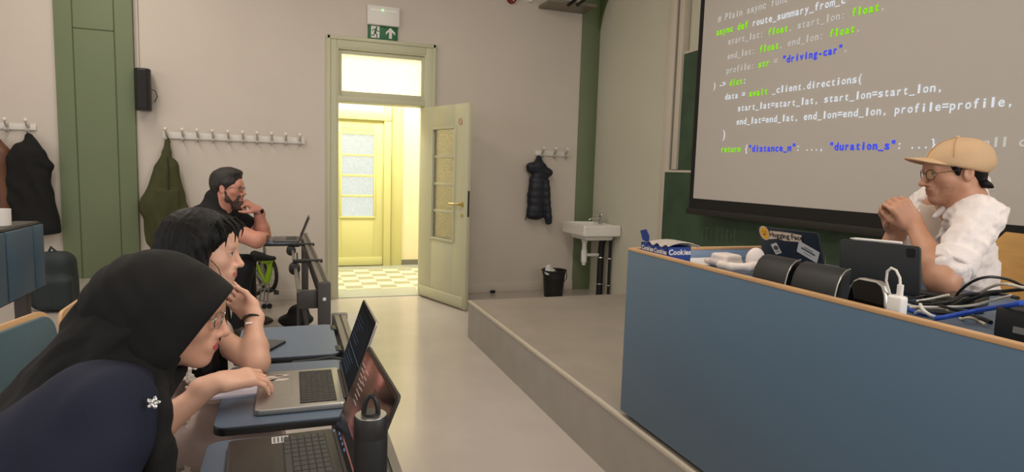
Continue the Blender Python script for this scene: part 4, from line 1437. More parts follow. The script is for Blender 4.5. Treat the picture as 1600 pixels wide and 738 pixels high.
nr = thing('table_row', 'front table row with blue fold-out tablets holding the two open laptops', 'table row', (0.15, 1.65, 0))
g = G(); g.box(.165, .55, .66, .215, 2.68, .742); g.build('rail', railgrey, nr, bevel=0.004)
for xa, xb in ((.168, .186), (.194, .213)):
    g = G(); g.box(xa, .55, .742, xb, 2.68, .746); g.build('rail_strip', railtop, nr)
g = G(); g.box(.158, 2.675, .655, .222, 2.70, .75); g.build('end_cap', railtop, nr, bevel=0.004)
for y in (.70, 1.52, 2.60):
    g = G(); g.box(.155, y, .0, .215, y + .06, .66); g.box(-.05, y + .01, 0, .26, y + .05, .03); g.build('post', railgrey, nr, bevel=0.004)
for y in (1.525, 2.06):
    g = G(); g.box(.02, y - .008, .69, .165, y + .008, .722); g.build('bracket', M('pale_bracket', (196, 188, 176), 0.4), nr, bevel=0.003)
for (y0, y1) in ((1.005, 1.487), (1.562, 2.045), (2.11, 2.52)):
    tablet(nr, -.178, .150, y0, y1, TT)
g = G(); g.tube([(.158, 2.05, .735), (.12, 2.075, .738), (.06, 2.08, .730), (.0, 2.08, .728)], .012, 8); g.build('support_arm', blackp, nr)

fr = thing('table_row', 'far table row of dark grey metal rails where the man in black sits', 'table row', (0.12, 4.8, 0))
FT = 0.75
ra_, rb_ = Vector((.165, 3.46, .70)), Vector((.105, 6.05, .70))
g = G(); g.bar(ra_, rb_, .060, .085); g.build('rail', railgrey, fr, bevel=0.004)
for xo, ww in ((-.016, .022), (.022, .012)):
    g = G(); g.bar(ra_ + Vector((xo, 0, .044)), rb_ + Vector((xo, 0, .044)), ww, .006); g.build('rail_strip', railtop, fr)
g = G(); g.box(.132, 3.44, 0, .198, 3.50, .742); g.build('post', railgrey, fr, bevel=0.003)
g = G(); g.lathe([(.010, 0), (.008, .004)], (.165, 3.44, .655), (0, -1, 0), 14); g.build('bolt', M('bolt_white', (230, 228, 222), 0.3), fr)
g = G(); g.box(.085, 5.98, 0, .145, 6.04, .70); g.build('post', railgrey, fr, bevel=0.003)
g = G(); g.box(.03, 3.47, .60, .132, 3.50, .70); g.build('cross_piece', railgrey, fr, bevel=0.004)
g = G(); g.bar((.035, 3.47, .70), (-.005, 5.9, .70), .02, .02); g.build('lower_rail', railtop, fr)
for ya, yb in ((3.52, 4.4), (4.45, 5.1)):
    g = G(); g.box(.035, ya, .10, .045, yb, .69); g.build('folded_tablet', M('dark_back_panel', (30, 28, 28), 0.6), fr)
g = G(); g.bar((.06, 3.50, .60), (.14, 3.50, .15), .02, .02); g.build('brace', railgrey, fr)
for y in (4.25, 5.15):
    x = .165 - .06 * (y - 3.46) / 2.59
    g = G(); g.box(x - .14, y - .02, .735, x + .045, y + .02, .757); g.cyl((x - .13, y - .06, .70), (x - .13, y + .06, .70), .035, 14); g.build('joint', blackp, fr, bevel=0.003)
tablet(fr, -.27, .05, 5.20, 5.68, FT)
g = G(); g.box(-.05, 3.43, 0, .27, 3.51, .03); g.build('foot', railgrey, fr, bevel=0.003)

r2 = thing('table_row', 'back table row with folded blue tablets at the left edge', 'table row', (-1.4, 3.0, .28))
for (y0, y1) in ((4.05, 4.185), (3.70, 4.03), (3.2, 3.68), (2.7, 3.18), (2.2, 2.68)):
    g = G(); g.box(-1.335, y0, .645, -1.32, y1, .995); tb_ = g.build('tablet', M('blue_folded_tablet', (62, 88, 108), 0.45), r2, bevel=0.004)
    g = G(); g.box(-1.345, y0 - .008, .635, -1.333, y1 + .008, 1.003); g.build('edge_band', blackp, tb_)
g = G(); g.box(-1.46, 2.1, .955, -1.346, 4.20, 1.01); g.build('rail', railgrey, r2, bevel=0.004)
for y in (2.3, 4.05):
    g = G(); g.box(-1.43, y, .28, -1.37, y + .06, .955); g.box(-1.6, y + .005, .28, -1.25, y + .055, .31); g.build('post', railgrey, r2, bevel=0.003)
mg = at_x(3, 352, -1.40)
mo = thing('mug', 'white mug standing on the back table row at the left edge', 'mug', (-1.40, mg[1], 1.01))
g = G(); g.lathe([(.034, 0), (.040, .006), (.041, .09), (.038, .09), (.036, .01)], (-1.40, mg[1], 1.01), (0, 0, 1), 22); g.build('cup', whitep, mo)
g = G(); g.tube([(-1.40, mg[1] + .04, 1.085), (-1.40, mg[1] + .066, 1.075), (-1.40, mg[1] + .066, 1.045), (-1.40, mg[1] + .04, 1.03)], .005, 8); g.build('handle', whitep, mo)
bp = Vector(at_z(86, 486, .28))
bk = thing('backpack', 'dark teal backpack standing on the step beside the green pillar', 'backpack', bp)
tealb = M('dark_teal_nylon', (32, 42, 44), 0.7, bump=0.2, bscale=150)
mesh_of([rbx((bp.x - .02, bp.y + .05, .28 + .21), (.15, .10, .21), rad=.08), rbx((bp.x + .02, bp.y - .05, .28 + .13), (.11, .05, .12), rad=.04, k=.03)], .010, 'body', tealb, bk, warp=folds(.008, 3, 26))
g = G(); g.tube([(bp.x - .04, bp.y + .04, .68), (bp.x - .02, bp.y + .04, .735), (bp.x + .02, bp.y + .04, .69)], .010, 8); g.build('grab_handle', tealb, bk)


# ================================================================ CHAIRS OF THE FRONT ROW
def chair(x, y, rot, label, back=.92, group='blue chairs of the front row'):
    t = thing('blue_chair', label, 'chair', (x, y, 0), rot, group)
    W, H0 = .45, .50

    def shape(w, h, r):
        return [(p[0], p[1]) for p in rrect(w, h, r, 6)]
    hh = back - H0
    tilt = Vector((-0.16, 0, 1)).normalized()
    nrm = Vector((1, 0, .16)).normalized()
    org = Vector((-.20 + .16 * -(hh / 2), 0, H0 + hh / 2))
    g = G(); g.prism(shape(W, hh, .06), org, (0, 1, 0), tilt, nrm, .014); bk_ = g.build('backrest', beech, t, local=True, bevel=.004)
    g = G(); g.prism(shape(W - .03, hh - .03, .05), org + nrm * .012, (0, 1, 0), tilt, nrm, .018); g.build('back_pad', tealfab, bk_, local=True, bevel=.008)
    g = G(); g.prism(shape(W, .42, .06), (.02, 0, .43), (0, 1, 0), (1, 0, 0), (0, 0, 1), .014); s_ = g.build('seat', beech, t, local=True, bevel=.004)
    g = G(); g.prism(shape(W - .02, .40, .055), (.02, 0, .444), (0, 1, 0), (1, 0, 0), (0, 0, 1), .022); g.build('seat_pad', tealfab, s_, local=True, bevel=.008)
    for sx, sy in ((1, 1), (1, -1), (-1, 1), (-1, -1)):
        g = G(); g.tube([(.02 + sx * .2, sy * .2, 0), (.02 + sx * .16, sy * .18, .43)], .012, 10); g.build('leg', blackm, t, local=True)
    for sy in (-.15, .15):
        g = G(); g.tube([(-.14, sy, .43), (-.20, sy, .46), (-.235, sy, .62), (-.25, sy, .72)], .010, 8)
        g.build('back_support', blackm, t, local=True)
    return t


chair(-.49, 1.93, -.22, 'blue chair with tan wooden rim behind the woman in the black headscarf')
chair(-.46, 2.55, 0.02, 'empty blue chair with wooden rim and a black strap over its back', back=.875)
chair(-.67, 1.27, -.05, 'blue chair that the woman in the black headscarf sits on')
chair(-.68, 5.25, .05, 'blue chair that the man in black sits on', back=.80)
sp0 = at_z(118, 468, .88)
g = G(); g.tube([(-.70, 2.40, .80), (-.655, 2.40, .86), (-.64, 2.42, .885), (-.66, 2.45, .89), (-.64, 2.48, .87), (-.625, 2.47, .82), (-.61, 2.44, .78)], .012, 8)
o = g.build('bag_strap', blackmatte); tag(o, 'black strap looped over the empty blue chair', 'strap')


# ================================================================ LAPTOPS, BOTTLE, PHONE, PAPER
def laptop(label, hx, y0, y1, depth, lid_top, lid_h, bodym, bezelm, screenm, lines, zt, kb=None, lidm=None, extra=None):
    yc = (y0 + y1) / 2
    W = y1 - y0
    t = thing('laptop', label, 'laptop', (hx - depth / 2, yc, zt))
    g = G(); g.prism([(p[0] + hx - depth / 2, p[1] + yc) for p in rrect(depth, W, .012)], (0, 0, zt + .0015), (1, 0, 0), (0, 1, 0), (0, 0, 1), .0145); b = g.build('base', bodym, t, bevel=.0025)
    zk = zt + .016
    g = G()
    kx0, kx1, ky0, ky1 = hx - depth * .50, hx - depth * .10, y0 + .022, y1 - .022
    g.box(kx0 - .002, ky0 - .002, zk - .0005, kx1 + .002, ky1 + .002, zk + .0003)
    g.cur = 1
    nr_, nc = 6, 14
    for r in range(nr_):
        x1_ = kx1 - r * (kx1 - kx0) / nr_
        xa = x1_ - (kx1 - kx0) / nr_ + .002
        if r == nr_ - 1:
            spans = [(0, 1), (1, 2), (2, 3), (3, 4), (4, 9), (9, 10), (10, 11), (11, 12), (12, 13), (13, 14)]
        else:
            spans = [(c, c + 1) for c in range(nc)]
        for (c0, c1) in spans:
            g.box(xa, ky1 - c1 * (ky1 - ky0) / nc + .0012, zk, x1_ - .0012, ky1 - c0 * (ky1 - ky0) / nc - .0012, zk + .0016)
    g.build('keyboard', [M('key_well', (20, 20, 21), .5), kb or M('key_black', (38, 38, 40), .45)], t)
    g = G(); tw0 = W * .36
    g.prism([(p[0] + hx - depth * .77, p[1] + yc) for p in rrect(depth * .36, tw0, .006)], (0, 0, zk), (1, 0, 0), (0, 1, 0), (0, 0, 1), .0005); g.build('trackpad', bodym, t)
    base = Vector((hx + .004, y0, zt + .014))
    v = (Vector(lid_top) - Vector((hx, yc, zt + .014))); v.y = 0; v.normalize()
    u = Vector((0, 1, 0))
    n = u.cross(v).normalized()
    if n.x > 0:
        n = -n                                                     # towards the user
    g = G(); g.prism([(p[0] + W / 2, p[1] + lid_h / 2) for p in rrect(W, lid_h, .010)], base, u, v, -n, .006); lid = g.build('lid', lidm or bodym, t, bevel=.001)
    g = G(); g.prism([(p[0] + W / 2, p[1] + lid_h / 2) for p in rrect(W - .004, lid_h - .004, .009)], base, u, v, n, .0008); g.build('bezel', bezelm, lid)
    g = G(); g.prism([(p[0] + W / 2, p[1] + lid_h / 2 + .004) for p in rrect(W - .018, lid_h - .03, .003)], base + n * .0009, u, v, n, .0004); sc_ = g.build('screen', screenm, lid)
    for (col, rects) in lines:
        g = G()
        for (a0, b0, a1, b1) in rects:
            g.prism([(a0 * W, b0 * lid_h), (a1 * W, b0 * lid_h), (a1 * W, b1 * lid_h), (a0 * W, b1 * lid_h)], base + n * .0014, u, v, n, .0002)
        g.build('screen_window', col, lid)
    g = G(); g.cyl((hx + .002, y0 + .03, zt + .012), (hx + .002, y1 - .03, zt + .012), .007, 12); g.build('hinge', blackp, t)
    if extra:
        extra(t, zk, base, u, v, n)
    return t


rl = random.Random(5)
dim = glow('screen_dim_line', (88, 104, 120), .8)
lines1 = [(M('editor_panel', (10, 12, 16), .5, spec=.06, emit=(24, 28, 36), estr=.4), [(.06, .12, .94, .40), (.06, .46, .94, .90)]),
          (dim, [(.05, .415, .95, .425)] + [(.95 - rl.uniform(.3, .6), .16 + i * .055, .92 - .02 * (i % 3), .168 + i * .055) for i in range(4)] + [(.95 - rl.uniform(.25, .55), .52 + i * .055, .92 - .03 * (i % 2), .528 + i * .055) for i in range(6)])]


def palm_marks(t, zk, base, u, v, n):
    g = G()
    for (x, y, a, b) in ((-.055, 1.865, .030, .012), (-.035, 1.835, .026, .010), (-.062, 1.838, .018, .012), (-.03, 1.872, .02, .009)):
        g.prism([(x + math.cos(k) * a * (1 + .15 * math.sin(3 * k)), y + math.sin(k) * b * (1 + .2 * math.cos(2 * k))) for k in np.linspace(0, 6.28, 19)[:-1]], (0, 0, zk), (1, 0, 0), (0, 1, 0), (0, 0, 1), .0004)
    g.build('palm_sticker', M('pale_sticker', (214, 200, 188), .6), t)


laptop('open silver laptop with dark editor window under the woman with bare arm', .130, 1.612, 1.915, .22, (.2075, 1.76, .983), .222, silver, M('bezel_black', (10, 10, 11), .25),
       M('dark_editor_screen', (8, 9, 12), .5, spec=.06, emit=(14, 17, 23), estr=.4), lines1, TT, M('key_black2', (44, 44, 46), .5), extra=palm_marks)


def photo_mat():
    m = bpy.data.materials.new('dark_picture_screen')
    m.use_nodes = True
    nt = m.node_tree
    b = nt.nodes['Principled BSDF']
    b.inputs['Roughness'].default_value = .12
    tc = nt.nodes.new('ShaderNodeTexCoord'); mp = nt.nodes.new('ShaderNodeMapping'); mp.inputs['Scale'].default_value = (1, .5, 1)
    n = nt.nodes.new('ShaderNodeTexNoise'); n.inputs['Scale'].default_value = 13; n.inputs['Detail'].default_value = 1.5
    r = nt.nodes.new('ShaderNodeValToRGB')
    e = r.color_ramp.elements
    e[0].position, e[0].color = .46, (*lin((18, 15, 16)), 1)
    e[1].position, e[1].color = .70, (*lin((158, 104, 96)), 1)
    k = e.new(.57); k.color = (*lin((92, 48, 46)), 1)
    nt.links.new(tc.outputs['Object'], mp.inputs['Vector']); nt.links.new(mp.outputs[0], n.inputs['Vector']); nt.links.new(n.outputs['Fac'], r.inputs[0])
    nt.links.new(r.outputs[0], b.inputs['Base Color']); nt.links.new(r.outputs[0], b.inputs['Emission Color'])
    b.inputs['Emission Strength'].default_value = .38
    b.inputs['Specular IOR Level'].default_value = .2
    return m


lines2 = [(glow('screen_pale_text', (206, 180, 170), .7), [(.86 - .02 * i, .86 - .05 * i, .97 - .02 * i, .868 - .05 * i) for i in range(1, 9)] + [(.70, .80 - .06 * i, .80 - .01 * i, .808 - .06 * i) for i in range(5)]),
          (M('dialog_dark', (16, 14, 15), .2, emit=(16, 14, 15), estr=.6), [(.10, .12, .90, .24), (.06, .42, .46, .80)]),
          (glow('taskbar_icons', (120, 150, 200), .6), [(.80, .055, .84, .075), (.72, .055, .76, .075), (.64, .055, .68, .075), (.55, .055, .59, .075)])]


def palm_label(t, zk, base, u, v, n):
    g = G(); g.box(-.038, 1.405, zk, -.003, 1.440, zk + .0004); lb = g.build('white_label', stw, t)
    g = G()
    for i in range(4):
        g.box(-.034 + i * .008, 1.409, zk + .0004, -.031 + i * .008, 1.436, zk + .0006)
    g.build('printed_lines', M('print_grey', (70, 70, 74), .6), lb)


dlp = laptop('open dark laptop with reddish screen nearest the camera', .096, 1.105, 1.452, .222, (.175, 1.28, .957), .208, M('charcoal_laptop', (58, 54, 50), .45, .3), M('bezel_black', (10, 10, 11), .25),
       photo_mat(), lines2, TT, M('key_grey', (62, 62, 62), .5), extra=palm_label, lidm=M('charcoal_laptop', (58, 54, 50), .45, .3))

dlp.rotation_euler = (0, 0, math.radians(2.5))

# bottle
bo = Vector((.1265, 1.050, TT))
bt = thing('bottle', 'black insulated bottle with steel top and loop handle beside the dark laptop', 'bottle', bo)
g = G(); g.lathe([(.026, 0), (.0285, .004), (.0285, .163), (.0275, .166)], bo, (0, 0, 1), 36); g.build('body', blackmatte, bt)
g = G(); g.lathe([(.0285, .166), (.0288, .168), (.0288, .199), (.0270, .202), (.020, .2025)], bo, (0, 0, 1), 36); g.build('cap', M('cap_black', (28, 27, 26), .5), bt)
g = G(); g.lathe([(.0265, .2022), (.0262, .2032), (.012, .2036)], bo, (0, 0, 1), 30); g.build('steel_top', steel, bt)
g = G()
lpz = [Vector((math.sin(a) * .0120, math.sin(a) * -.004, .2 + .036 * abs(math.cos(a)))) for a in np.linspace(-math.pi / 2, math.pi / 2, 13)]
g.tube([bo + Vector((-.0125, .004, .2))] + [bo + Vector((p.x, p.y, p.z)) for p in lpz] + [bo + Vector((.0125, -.004, .2))], .0042, 10)
g.cyl(bo + Vector((0, 0, .20)), bo + Vector((0, 0, .208)), .015, 18)
g.build('loop_handle', blackp, bt)
# phone on the third tablet
ph = at_z(420, 547, TT)
g = G(); pu = Vector((.45, .89, 0)).normalized(); g.prism(rrect(.15, .075, .010), (ph[0] - .01, ph[1] + .03, TT), pu, Vector((-pu.y, pu.x, 0)), UP, .008)
o = thing('phone', 'dark phone lying on the farther blue tablet', 'phone', (ph[0], ph[1], TT))
g.build('body', M('phone_black', (20, 24, 30), .2), o, bevel=.002)
g = G(); g.prism(rrect(.144, .069, .008), (ph[0] - .01, ph[1] + .03, TT + .008), pu, Vector((-pu.y, pu.x, 0)), UP, .0006); g.build('glass', M('phone_glass', (28, 44, 52), .08), o)
# paper pad under the arm
g = G(); g.obox((-.125, 1.85, TT + .003), (.19, .17, .006), (1, .03, 0), (-.03, 1, 0), (0, 0, 1))
o = g.build('notepad', M('lilac_paper', (206, 200, 216), .8)); tag(o, 'white paper pad on the blue tablet beside the silver laptop', 'paper')

# laptop of the man in black, lid seen nearly edge-on
laptop('thin grey laptop open in front of the man in black', 0.06, 5.27, 5.58, .20, (.135, 5.42, .955), .20, M('grey_laptop', (110, 106, 102), .4, .6), M('bezel_black', (10, 10, 11), .25),
       M('dark_editor_screen', (14, 17, 23), .25), [], FT)

# black bag on the floor by the rail
bb = Vector(at_z(460, 512, .0)) + Vector((.03, .03, 0))
mesh_ = mesh_of([ell((bb.x - .02, bb.y, .06), (.15, .13, .06)), ell((bb.x + .0, bb.y + .02, .12), (.09, .10, .07), k=.03)], .009, 'shoulder_bag', blackwool, None, warp=folds(.010, 8, 30), cuts=[((0, 0, 0.001), (0, 0, -1))])
tag(mesh_, 'crumpled black bag lying on the floor beside the far table row', 'bag')

# folded bicycle against the far wall
bkx, bky = -.27, 6.36
bi = thing('folding_bicycle', 'folded lime green bicycle with small wheels under the far coat rack', 'bicycle', (bkx, bky, 0))
lime = M('lime_paint', (150, 190, 40), .35)
bsil = M('bike_silver', (150, 146, 138), .4, .8)


def wheel(cx, cy, cz, r, ax):
    u, v, w = basis(ax)
    g = G(); ring = [Vector((cx, cy, cz)) + (u * math.cos(a) + v * math.sin(a)) * r for a in np.linspace(0, 2 * math.pi, 33)[:-1]]
    g.tube(ring, .018, 8, closed=True); wl = g.build('wheel', rubber, bi)
    g = G(); ring = [Vector((cx, cy, cz)) + (u * math.cos(a) + v * math.sin(a)) * (r - .022) for a in np.linspace(0, 2 * math.pi, 33)[:-1]]
    g.tube(ring, .008, 6, closed=True); g.build('rim', bsil, wl)
    g = G()
    for i in range(14):
        a = 2 * math.pi * i / 14
        g.tube([Vector((cx, cy, cz)) + w * .015 * (1 if i % 2 else -1), Vector((cx, cy, cz)) + (u * math.cos(a) + v * math.sin(a)) * (r - .025)], .0018, 5)
    g.cyl(Vector((cx, cy, cz)) - w * .03, Vector((cx, cy, cz)) + w * .03, .016, 12)
    g.build('spokes', bsil, wl)


def bq(px, py, off=0.0):
    return Vector(at_y(px, py, bky + off))


wheel(*bq(418, 428, .10), .17, (.85, .5, 0)); wheel(*bq(402, 432, .02), .17, (.9, -.4, 0))
g = G()
g.tube([bq(423, 407), bq(421, 425), bq(416, 443)], .028, 12); g.tube([bq(402, 414, -.02), bq(407, 428, -.02), bq(414, 442, -.02)], .018, 10)
g.tube([bq(408, 409, -.02), bq(424, 406, -.02)], .030, 12); g.tube([bq(400, 407), bq(401, 399)], .02, 10)
g.build('frame', lime, bi)
g = G(); g.tube([bq(414, 405), bq(413, 385)], .014, 10); g.build('seat_post', bsil, bi)
f = mesh_of([cap(bq(398, 402, -.05), bq(428, 404, -.05), .035, .022), cap(bq(398, 399, -.05), bq(410, 400, -.05), .045, .03, .02)], .008, 'saddle', rubber, bi)
g = G()
for (a, b) in (((394, 446), (421, 444)), ((394, 446), (392, 463)), ((392, 463), (417, 473)), ((417, 473), (421, 444)), ((401, 446), (399, 466)), ((409, 446), (406, 469)), ((415, 445), (412, 472)), ((394, 452), (420, 452))):
    g.tube([bq(*a, -.10), bq(*b, -.10)], .007, 8)
g.build('rack', bsil, bi)
for (px, py) in ((413, 475), (421, 471), (396, 472)):
    c = bq(px, py, -.10)
    g = G(); g.cyl((c.x, c.y - .012, .024), (c.x, c.y + .012, .024), .024, 14); g.build('roller', rubber, bi)
g = G(); g.tube([bq(420, 450, -.05), bq(428, 455, -.05), bq(432, 454, -.05)], .010, 8); g.box(bq(430, 454).x - .01, bky - .09, bq(430, 456).z - .012, bq(436, 454).x, bky + .0, bq(430, 456).z + .012); g.build('pedal', M('pedal_dark', (44, 44, 44), .5), bi)
g = G(); g.tube([bq(396, 418, -.03), bq(404, 432, -.04), bq(411, 440, -.05)], .012, 8); g.build('fork', bsil, bi)
# ================================================================ PEOPLE
def unit(v):
    v = A3(v)
    return v / np.linalg.norm(v)


class Frame:
    """right, forward, up axes of a head or torso"""

    def __init__(s, c, f, pitch=0.0, roll=0.0, scale=1.0):
        f0 = unit((f[0], f[1], 0))
        f1 = f0 * math.cos(pitch) + A3((0, 0, 1)) * math.sin(pitch)
        r = unit(np.cross(f1, (0, 0, 1)))
        u = np.cross(r, f1)
        r2 = r * math.cos(roll) + u * math.sin(roll)
        u2 = -r * math.sin(roll) + u * math.cos(roll)
        s.c, s.R, s.s = A3(c), np.stack([r2, f1, u2], 1), scale

    def p(s, x, y, z):
        return s.c + s.R @ (A3((x, y, z)) * s.s)

    def d(s, x, y, z):
        return s.R @ A3((x, y, z))

    def loc(s, P):
        return ((P - s.c) @ s.R) / s.s

    def ell(s, c, r, k=0.02, op='u', tilt=None):
        R = s.R
        if tilt is not None:
            ax, a = tilt
            ca, sa = math.cos(a), math.sin(a)
            T = np.eye(3)
            i, j = [(1, 2), (0, 2), (0, 1)][ax]
            T[i, i], T[j, j], T[i, j], T[j, i] = ca, ca, -sa, sa
            R = s.R @ T
        return ell(s.p(*c), A3(r) * s.s, R, k * s.s, op)

    def cap(s, a, b, ra, rb=None, k=0.02, op='u'):
        return cap(s.p(*a), s.p(*b), ra * s.s, (ra if rb is None else rb) * s.s, k * s.s, op)


def head_prims(F, nose=1.0, jaw=1.0, fat=0.0, closed=False):
    q = [F.ell((0, -.012, .032), (.077, .097, .086)),
         F.ell((0, .028, -.03), (.060 + fat, .062, .082), .03),
         F.cap((-.05 - fat, .0, -.058), (0, .066 * jaw, -.098), .022 + fat * .5, .017 + fat * .5, .03),
         F.cap((.05 + fat, .0, -.058), (0, .066 * jaw, -.098), .022 + fat * .5, .017 + fat * .5, .03),
         F.ell((0, .074 * jaw, -.099), (.019, .017, .016), .015),
         F.ell((-.041, .050, -.026), (.025 + fat, .026, .024), .02), F.ell((.041, .050, -.026), (.025 + fat, .026, .024), .02),
         F.cap((-.036, .079, .019), (.036, .079, .019), .010, .010, .016),
         F.ell((0, .078, .03), (.045, .016, .03), .02),
         F.ell((-.032, .097, .0), (.019, .014, .011), .010, 's'), F.ell((.032, .097, .0), (.019, .014, .011), .010, 's'),
         F.ell((-.032, .074, .0), (.016, .0135, .012), .004), F.ell((.032, .074, .0), (.016, .0135, .012), .004),
         F.ell((-.032, .0755, .0055), (.0165, .0140, .0085 if closed else .0062), .003), F.ell((.032, .0755, .0055), (.0165, .0140, .0085 if closed else .0062), .003),
         F.cap((-.018, .085, .0055), (-.046, .078, .004), .0035, .003, .004), F.cap((.018, .085, .0055), (.046, .078, .004), .0035, .003, .004),
         F.cap((0, .085, .012), (0, .085 + .027 * nose, -.033), .0075, .0095, .012),
         F.ell((0, .087 + .025 * nose, -.037), (.0115, .0125, .0100), .008),
         F.ell((-.0125, .094, -.041), (.0085, .011, .0075), .006), F.ell((.0125, .094, -.041), (.0085, .011, .0075), .006),
         F.ell((0, .084, -.066), (.030, .014, .022), .014),
         F.ell((0, .0955, -.0635), (.019, .0065, .0050), .005), F.ell((0, .0935, -.0725), (.0165, .0075, .0062), .005),
         F.cap((-.022, .097, -.0678), (.022, .097, -.0678), .0016, .0016, .003, 's'),
         F.ell((-.077 - fat * .5, -.012, -.012), (.008, .019, .030), .006, tilt=(0, .2)), F.ell((.077 + fat * .5, -.012, -.012), (.008, .019, .030), .006, tilt=(0, .2)),
         F.ell((-.085 - fat * .5, -.008, -.008), (.006, .011, .017), .004, 's'), F.ell((.085 + fat * .5, -.008, -.008), (.006, .011, .017), .004, 's')]
    return q


def lip_pick(F):
    def pick(C):
        L = F.loc(C)
        m = (np.abs(L[:, 0]) < .024) & (L[:, 1] > .082) & (((L[:, 0] / .024) ** 2 + ((L[:, 2] + .0675) / .0115) ** 2) < 1)
        return m.astype(int)
    return pick


def eyes(F, body, iris):
    ew = M('eye_white', (226, 220, 214), .25)
    for x in (-.032, .032):
        g = G()
        c = F.p(x, .0765, -.0005)
        g.ball(c, .0122 * F.s, 16, 12, F.d(1, 0, 0), F.d(0, 0, 1), F.d(0, 1, 0))
        g.cur = 1
        g.lathe([(.0062 * F.s, 0), (.0055 * F.s, .0012 * F.s), (.002, .0018 * F.s)], F.p(x, .0765 + .0112, -.0005), F.d(0, 1, 0), 16)
        g.build('eye', [ew, iris], body, smooth=180)


def brows(F, body, mat, t=.0036):
    for sx in (-1, 1):
        g = G()
        g.tube([F.p(sx * .013, .0895, .0185), F.p(sx * .026, .0885, .0225), F.p(sx * .040, .0800, .0210), F.p(sx * .048, .071, .0165)], [t * F.s, t * 1.2 * F.s, t * F.s, t * .4 * F.s], 8)
        g.build('eyebrow', mat, body)


def lashes(F, body, mat):
    for sx in (-1, 1):
        g = G()
        g.tube([F.p(sx * .0165, .0850, .0015), F.p(sx * .025, .0893, .0030), F.p(sx * .033, .0893, .0030), F.p(sx * .041, .0850, .0015), F.p(sx * .047, .0790, -.0010)], [.0006 * F.s, .0012 * F.s, .0014 * F.s, .0013 * F.s, .0006 * F.s], 6)
        g.build('eyelash', mat, body)


def spectacles(F, body, mat, r=.0215, th=.0013, glassm=None, y=.104, z=-.004):
    g = G()
    for sx in (-1, 1):
        ring = [F.p(sx * .033 + math.cos(a) * r * 1.05, y - .012 * abs(sx * .033 + math.cos(a) * r) / .055, z + math.sin(a) * r * .86) for a in np.linspace(0, 2 * math.pi, 29)[:-1]]
        g.tube(ring, th * F.s, 6, closed=True)
        g.tube([F.p(sx * .055, y - .012, z + .008), F.p(sx * .070, y - .03, z + .008), F.p(sx * .079, .03, z + .008), F.p(sx * .081, -.012, z + .010), F.p(sx * .080, -.03, z - .012)], th * F.s, 6)
    g.tube([F.p(-.012, y - .004, z + .004), F.p(0, y - .001, z + .008), F.p(.012, y - .004, z + .004)], th * F.s, 6)
    o = g.build('glasses', mat, body)
    g = G()
    for sx in (-1, 1):
        pts = [F.p(sx * .033 + math.cos(a) * r * 1.03, y - .012 * abs(sx * .033 + math.cos(a) * r) / .055, z + math.sin(a) * r * .84) for a in np.linspace(0, 2 * math.pi, 29)[:-1]]
        g.add(pts, [list(range(28))])
    g.build('lens', glassm or lensm(), o, smooth=0)
    return o


def lensm():
    if 'spectacle_lens' in MATS:
        return MATS['spectacle_lens']
    m = bpy.data.materials.new('spectacle_lens')
    m.use_nodes = True
    nt = m.node_tree
    nt.nodes.remove(nt.nodes['Principled BSDF'])
    t = nt.nodes.new('ShaderNodeBsdfTransparent')
    gl = nt.nodes.new('ShaderNodeBsdfGlossy')
    gl.inputs['Roughness'].default_value = .02
    mx = nt.nodes.new('ShaderNodeMixShader')
    mx.inputs[0].default_value = .10
    nt.links.new(t.outputs[0], mx.inputs[1]); nt.links.new(gl.outputs[0], mx.inputs[2]); nt.links.new(mx.outputs[0], nt.nodes['Material Output'].inputs[0])
    MATS['spectacle_lens'] = m
    return m


def hand_prims(W, x, z, ts, curl=((20, 30, 20),) * 4, thumb=(0, 0), s=1.0, spread=0.12):
    """W wrist, x finger direction, z back of the hand, ts side of the thumb along z cross x"""
    W, x = A3(W), unit(x)
    z = A3(z) - x * (A3(z) @ x)
    z = unit(z)
    y = np.cross(z, x)
    R = np.stack([x, y, z], 1)
    q = [rbx(W + x * .052 * s, A3((.046, .038, .0125)) * s, R, .012 * s, .012), cap(W - x * .03 * s, W + x * .02 * s, .026 * s, .026 * s, .02, flat=(z, .75)),
         ell(W + x * .03 * s + y * ts * .026 * s - z * .008 * s, A3((.030, .016, .015)) * s, R, .015)]
    offs = (.0285, .0095, -.0095, -.0275)
    lens = (.072, .080, .074, .058)
    for i in range(4):
        b = W + (x * (.094 - .004 * (i == 3) - .002 * (i == 0)) + y * ts * offs[i]) * s
        a = 0
        p = b - x * .012 * s
        dirn = unit(x + y * ts * spread * (1.2 - i * .8))
        L = lens[i] * s
        rr = [.0092, .0084, .0074, .0062]
        if i == 3:
            rr = [t * .88 for t in rr]
        q.append(cap(p, b, .0105 * s, rr[0] * s, .008))
        p = b
        for j, fr_ in enumerate((.46, .30, .24)):
            a += math.radians(curl[i][j])
            d = dirn * math.cos(a) - z * math.sin(a)
            e = p + d * L * fr_
            q.append(cap(p, e, rr[j] * s, rr[j + 1] * s, .003))
            p = e
    b = W + (x * .022 + y * ts * .028 - z * .006) * s
    ta, tb_ = thumb
    d1 = unit(x * .62 + y * ts * (.72 - ta) - z * (.25 + tb_))
    d2 = unit(x * .80 + y * ts * (.45 - 1.2 * ta) - z * (.25 + tb_ * 1.5))
    d3 = unit(x * .90 + y * ts * (.25 - 1.4 * ta) - z * (.22 + tb_ * 1.8))
    p1 = b + d1 * .044 * s
    p2 = p1 + d2 * .033 * s
    p3 = p2 + d3 * .026 * s
    q += [cap(b, p1, .0135 * s, .0110 * s, .010), cap(p1, p2, .0105 * s, .0092 * s, .003), cap(p2, p3, .0092 * s, .0072 * s, .003)]
    return q


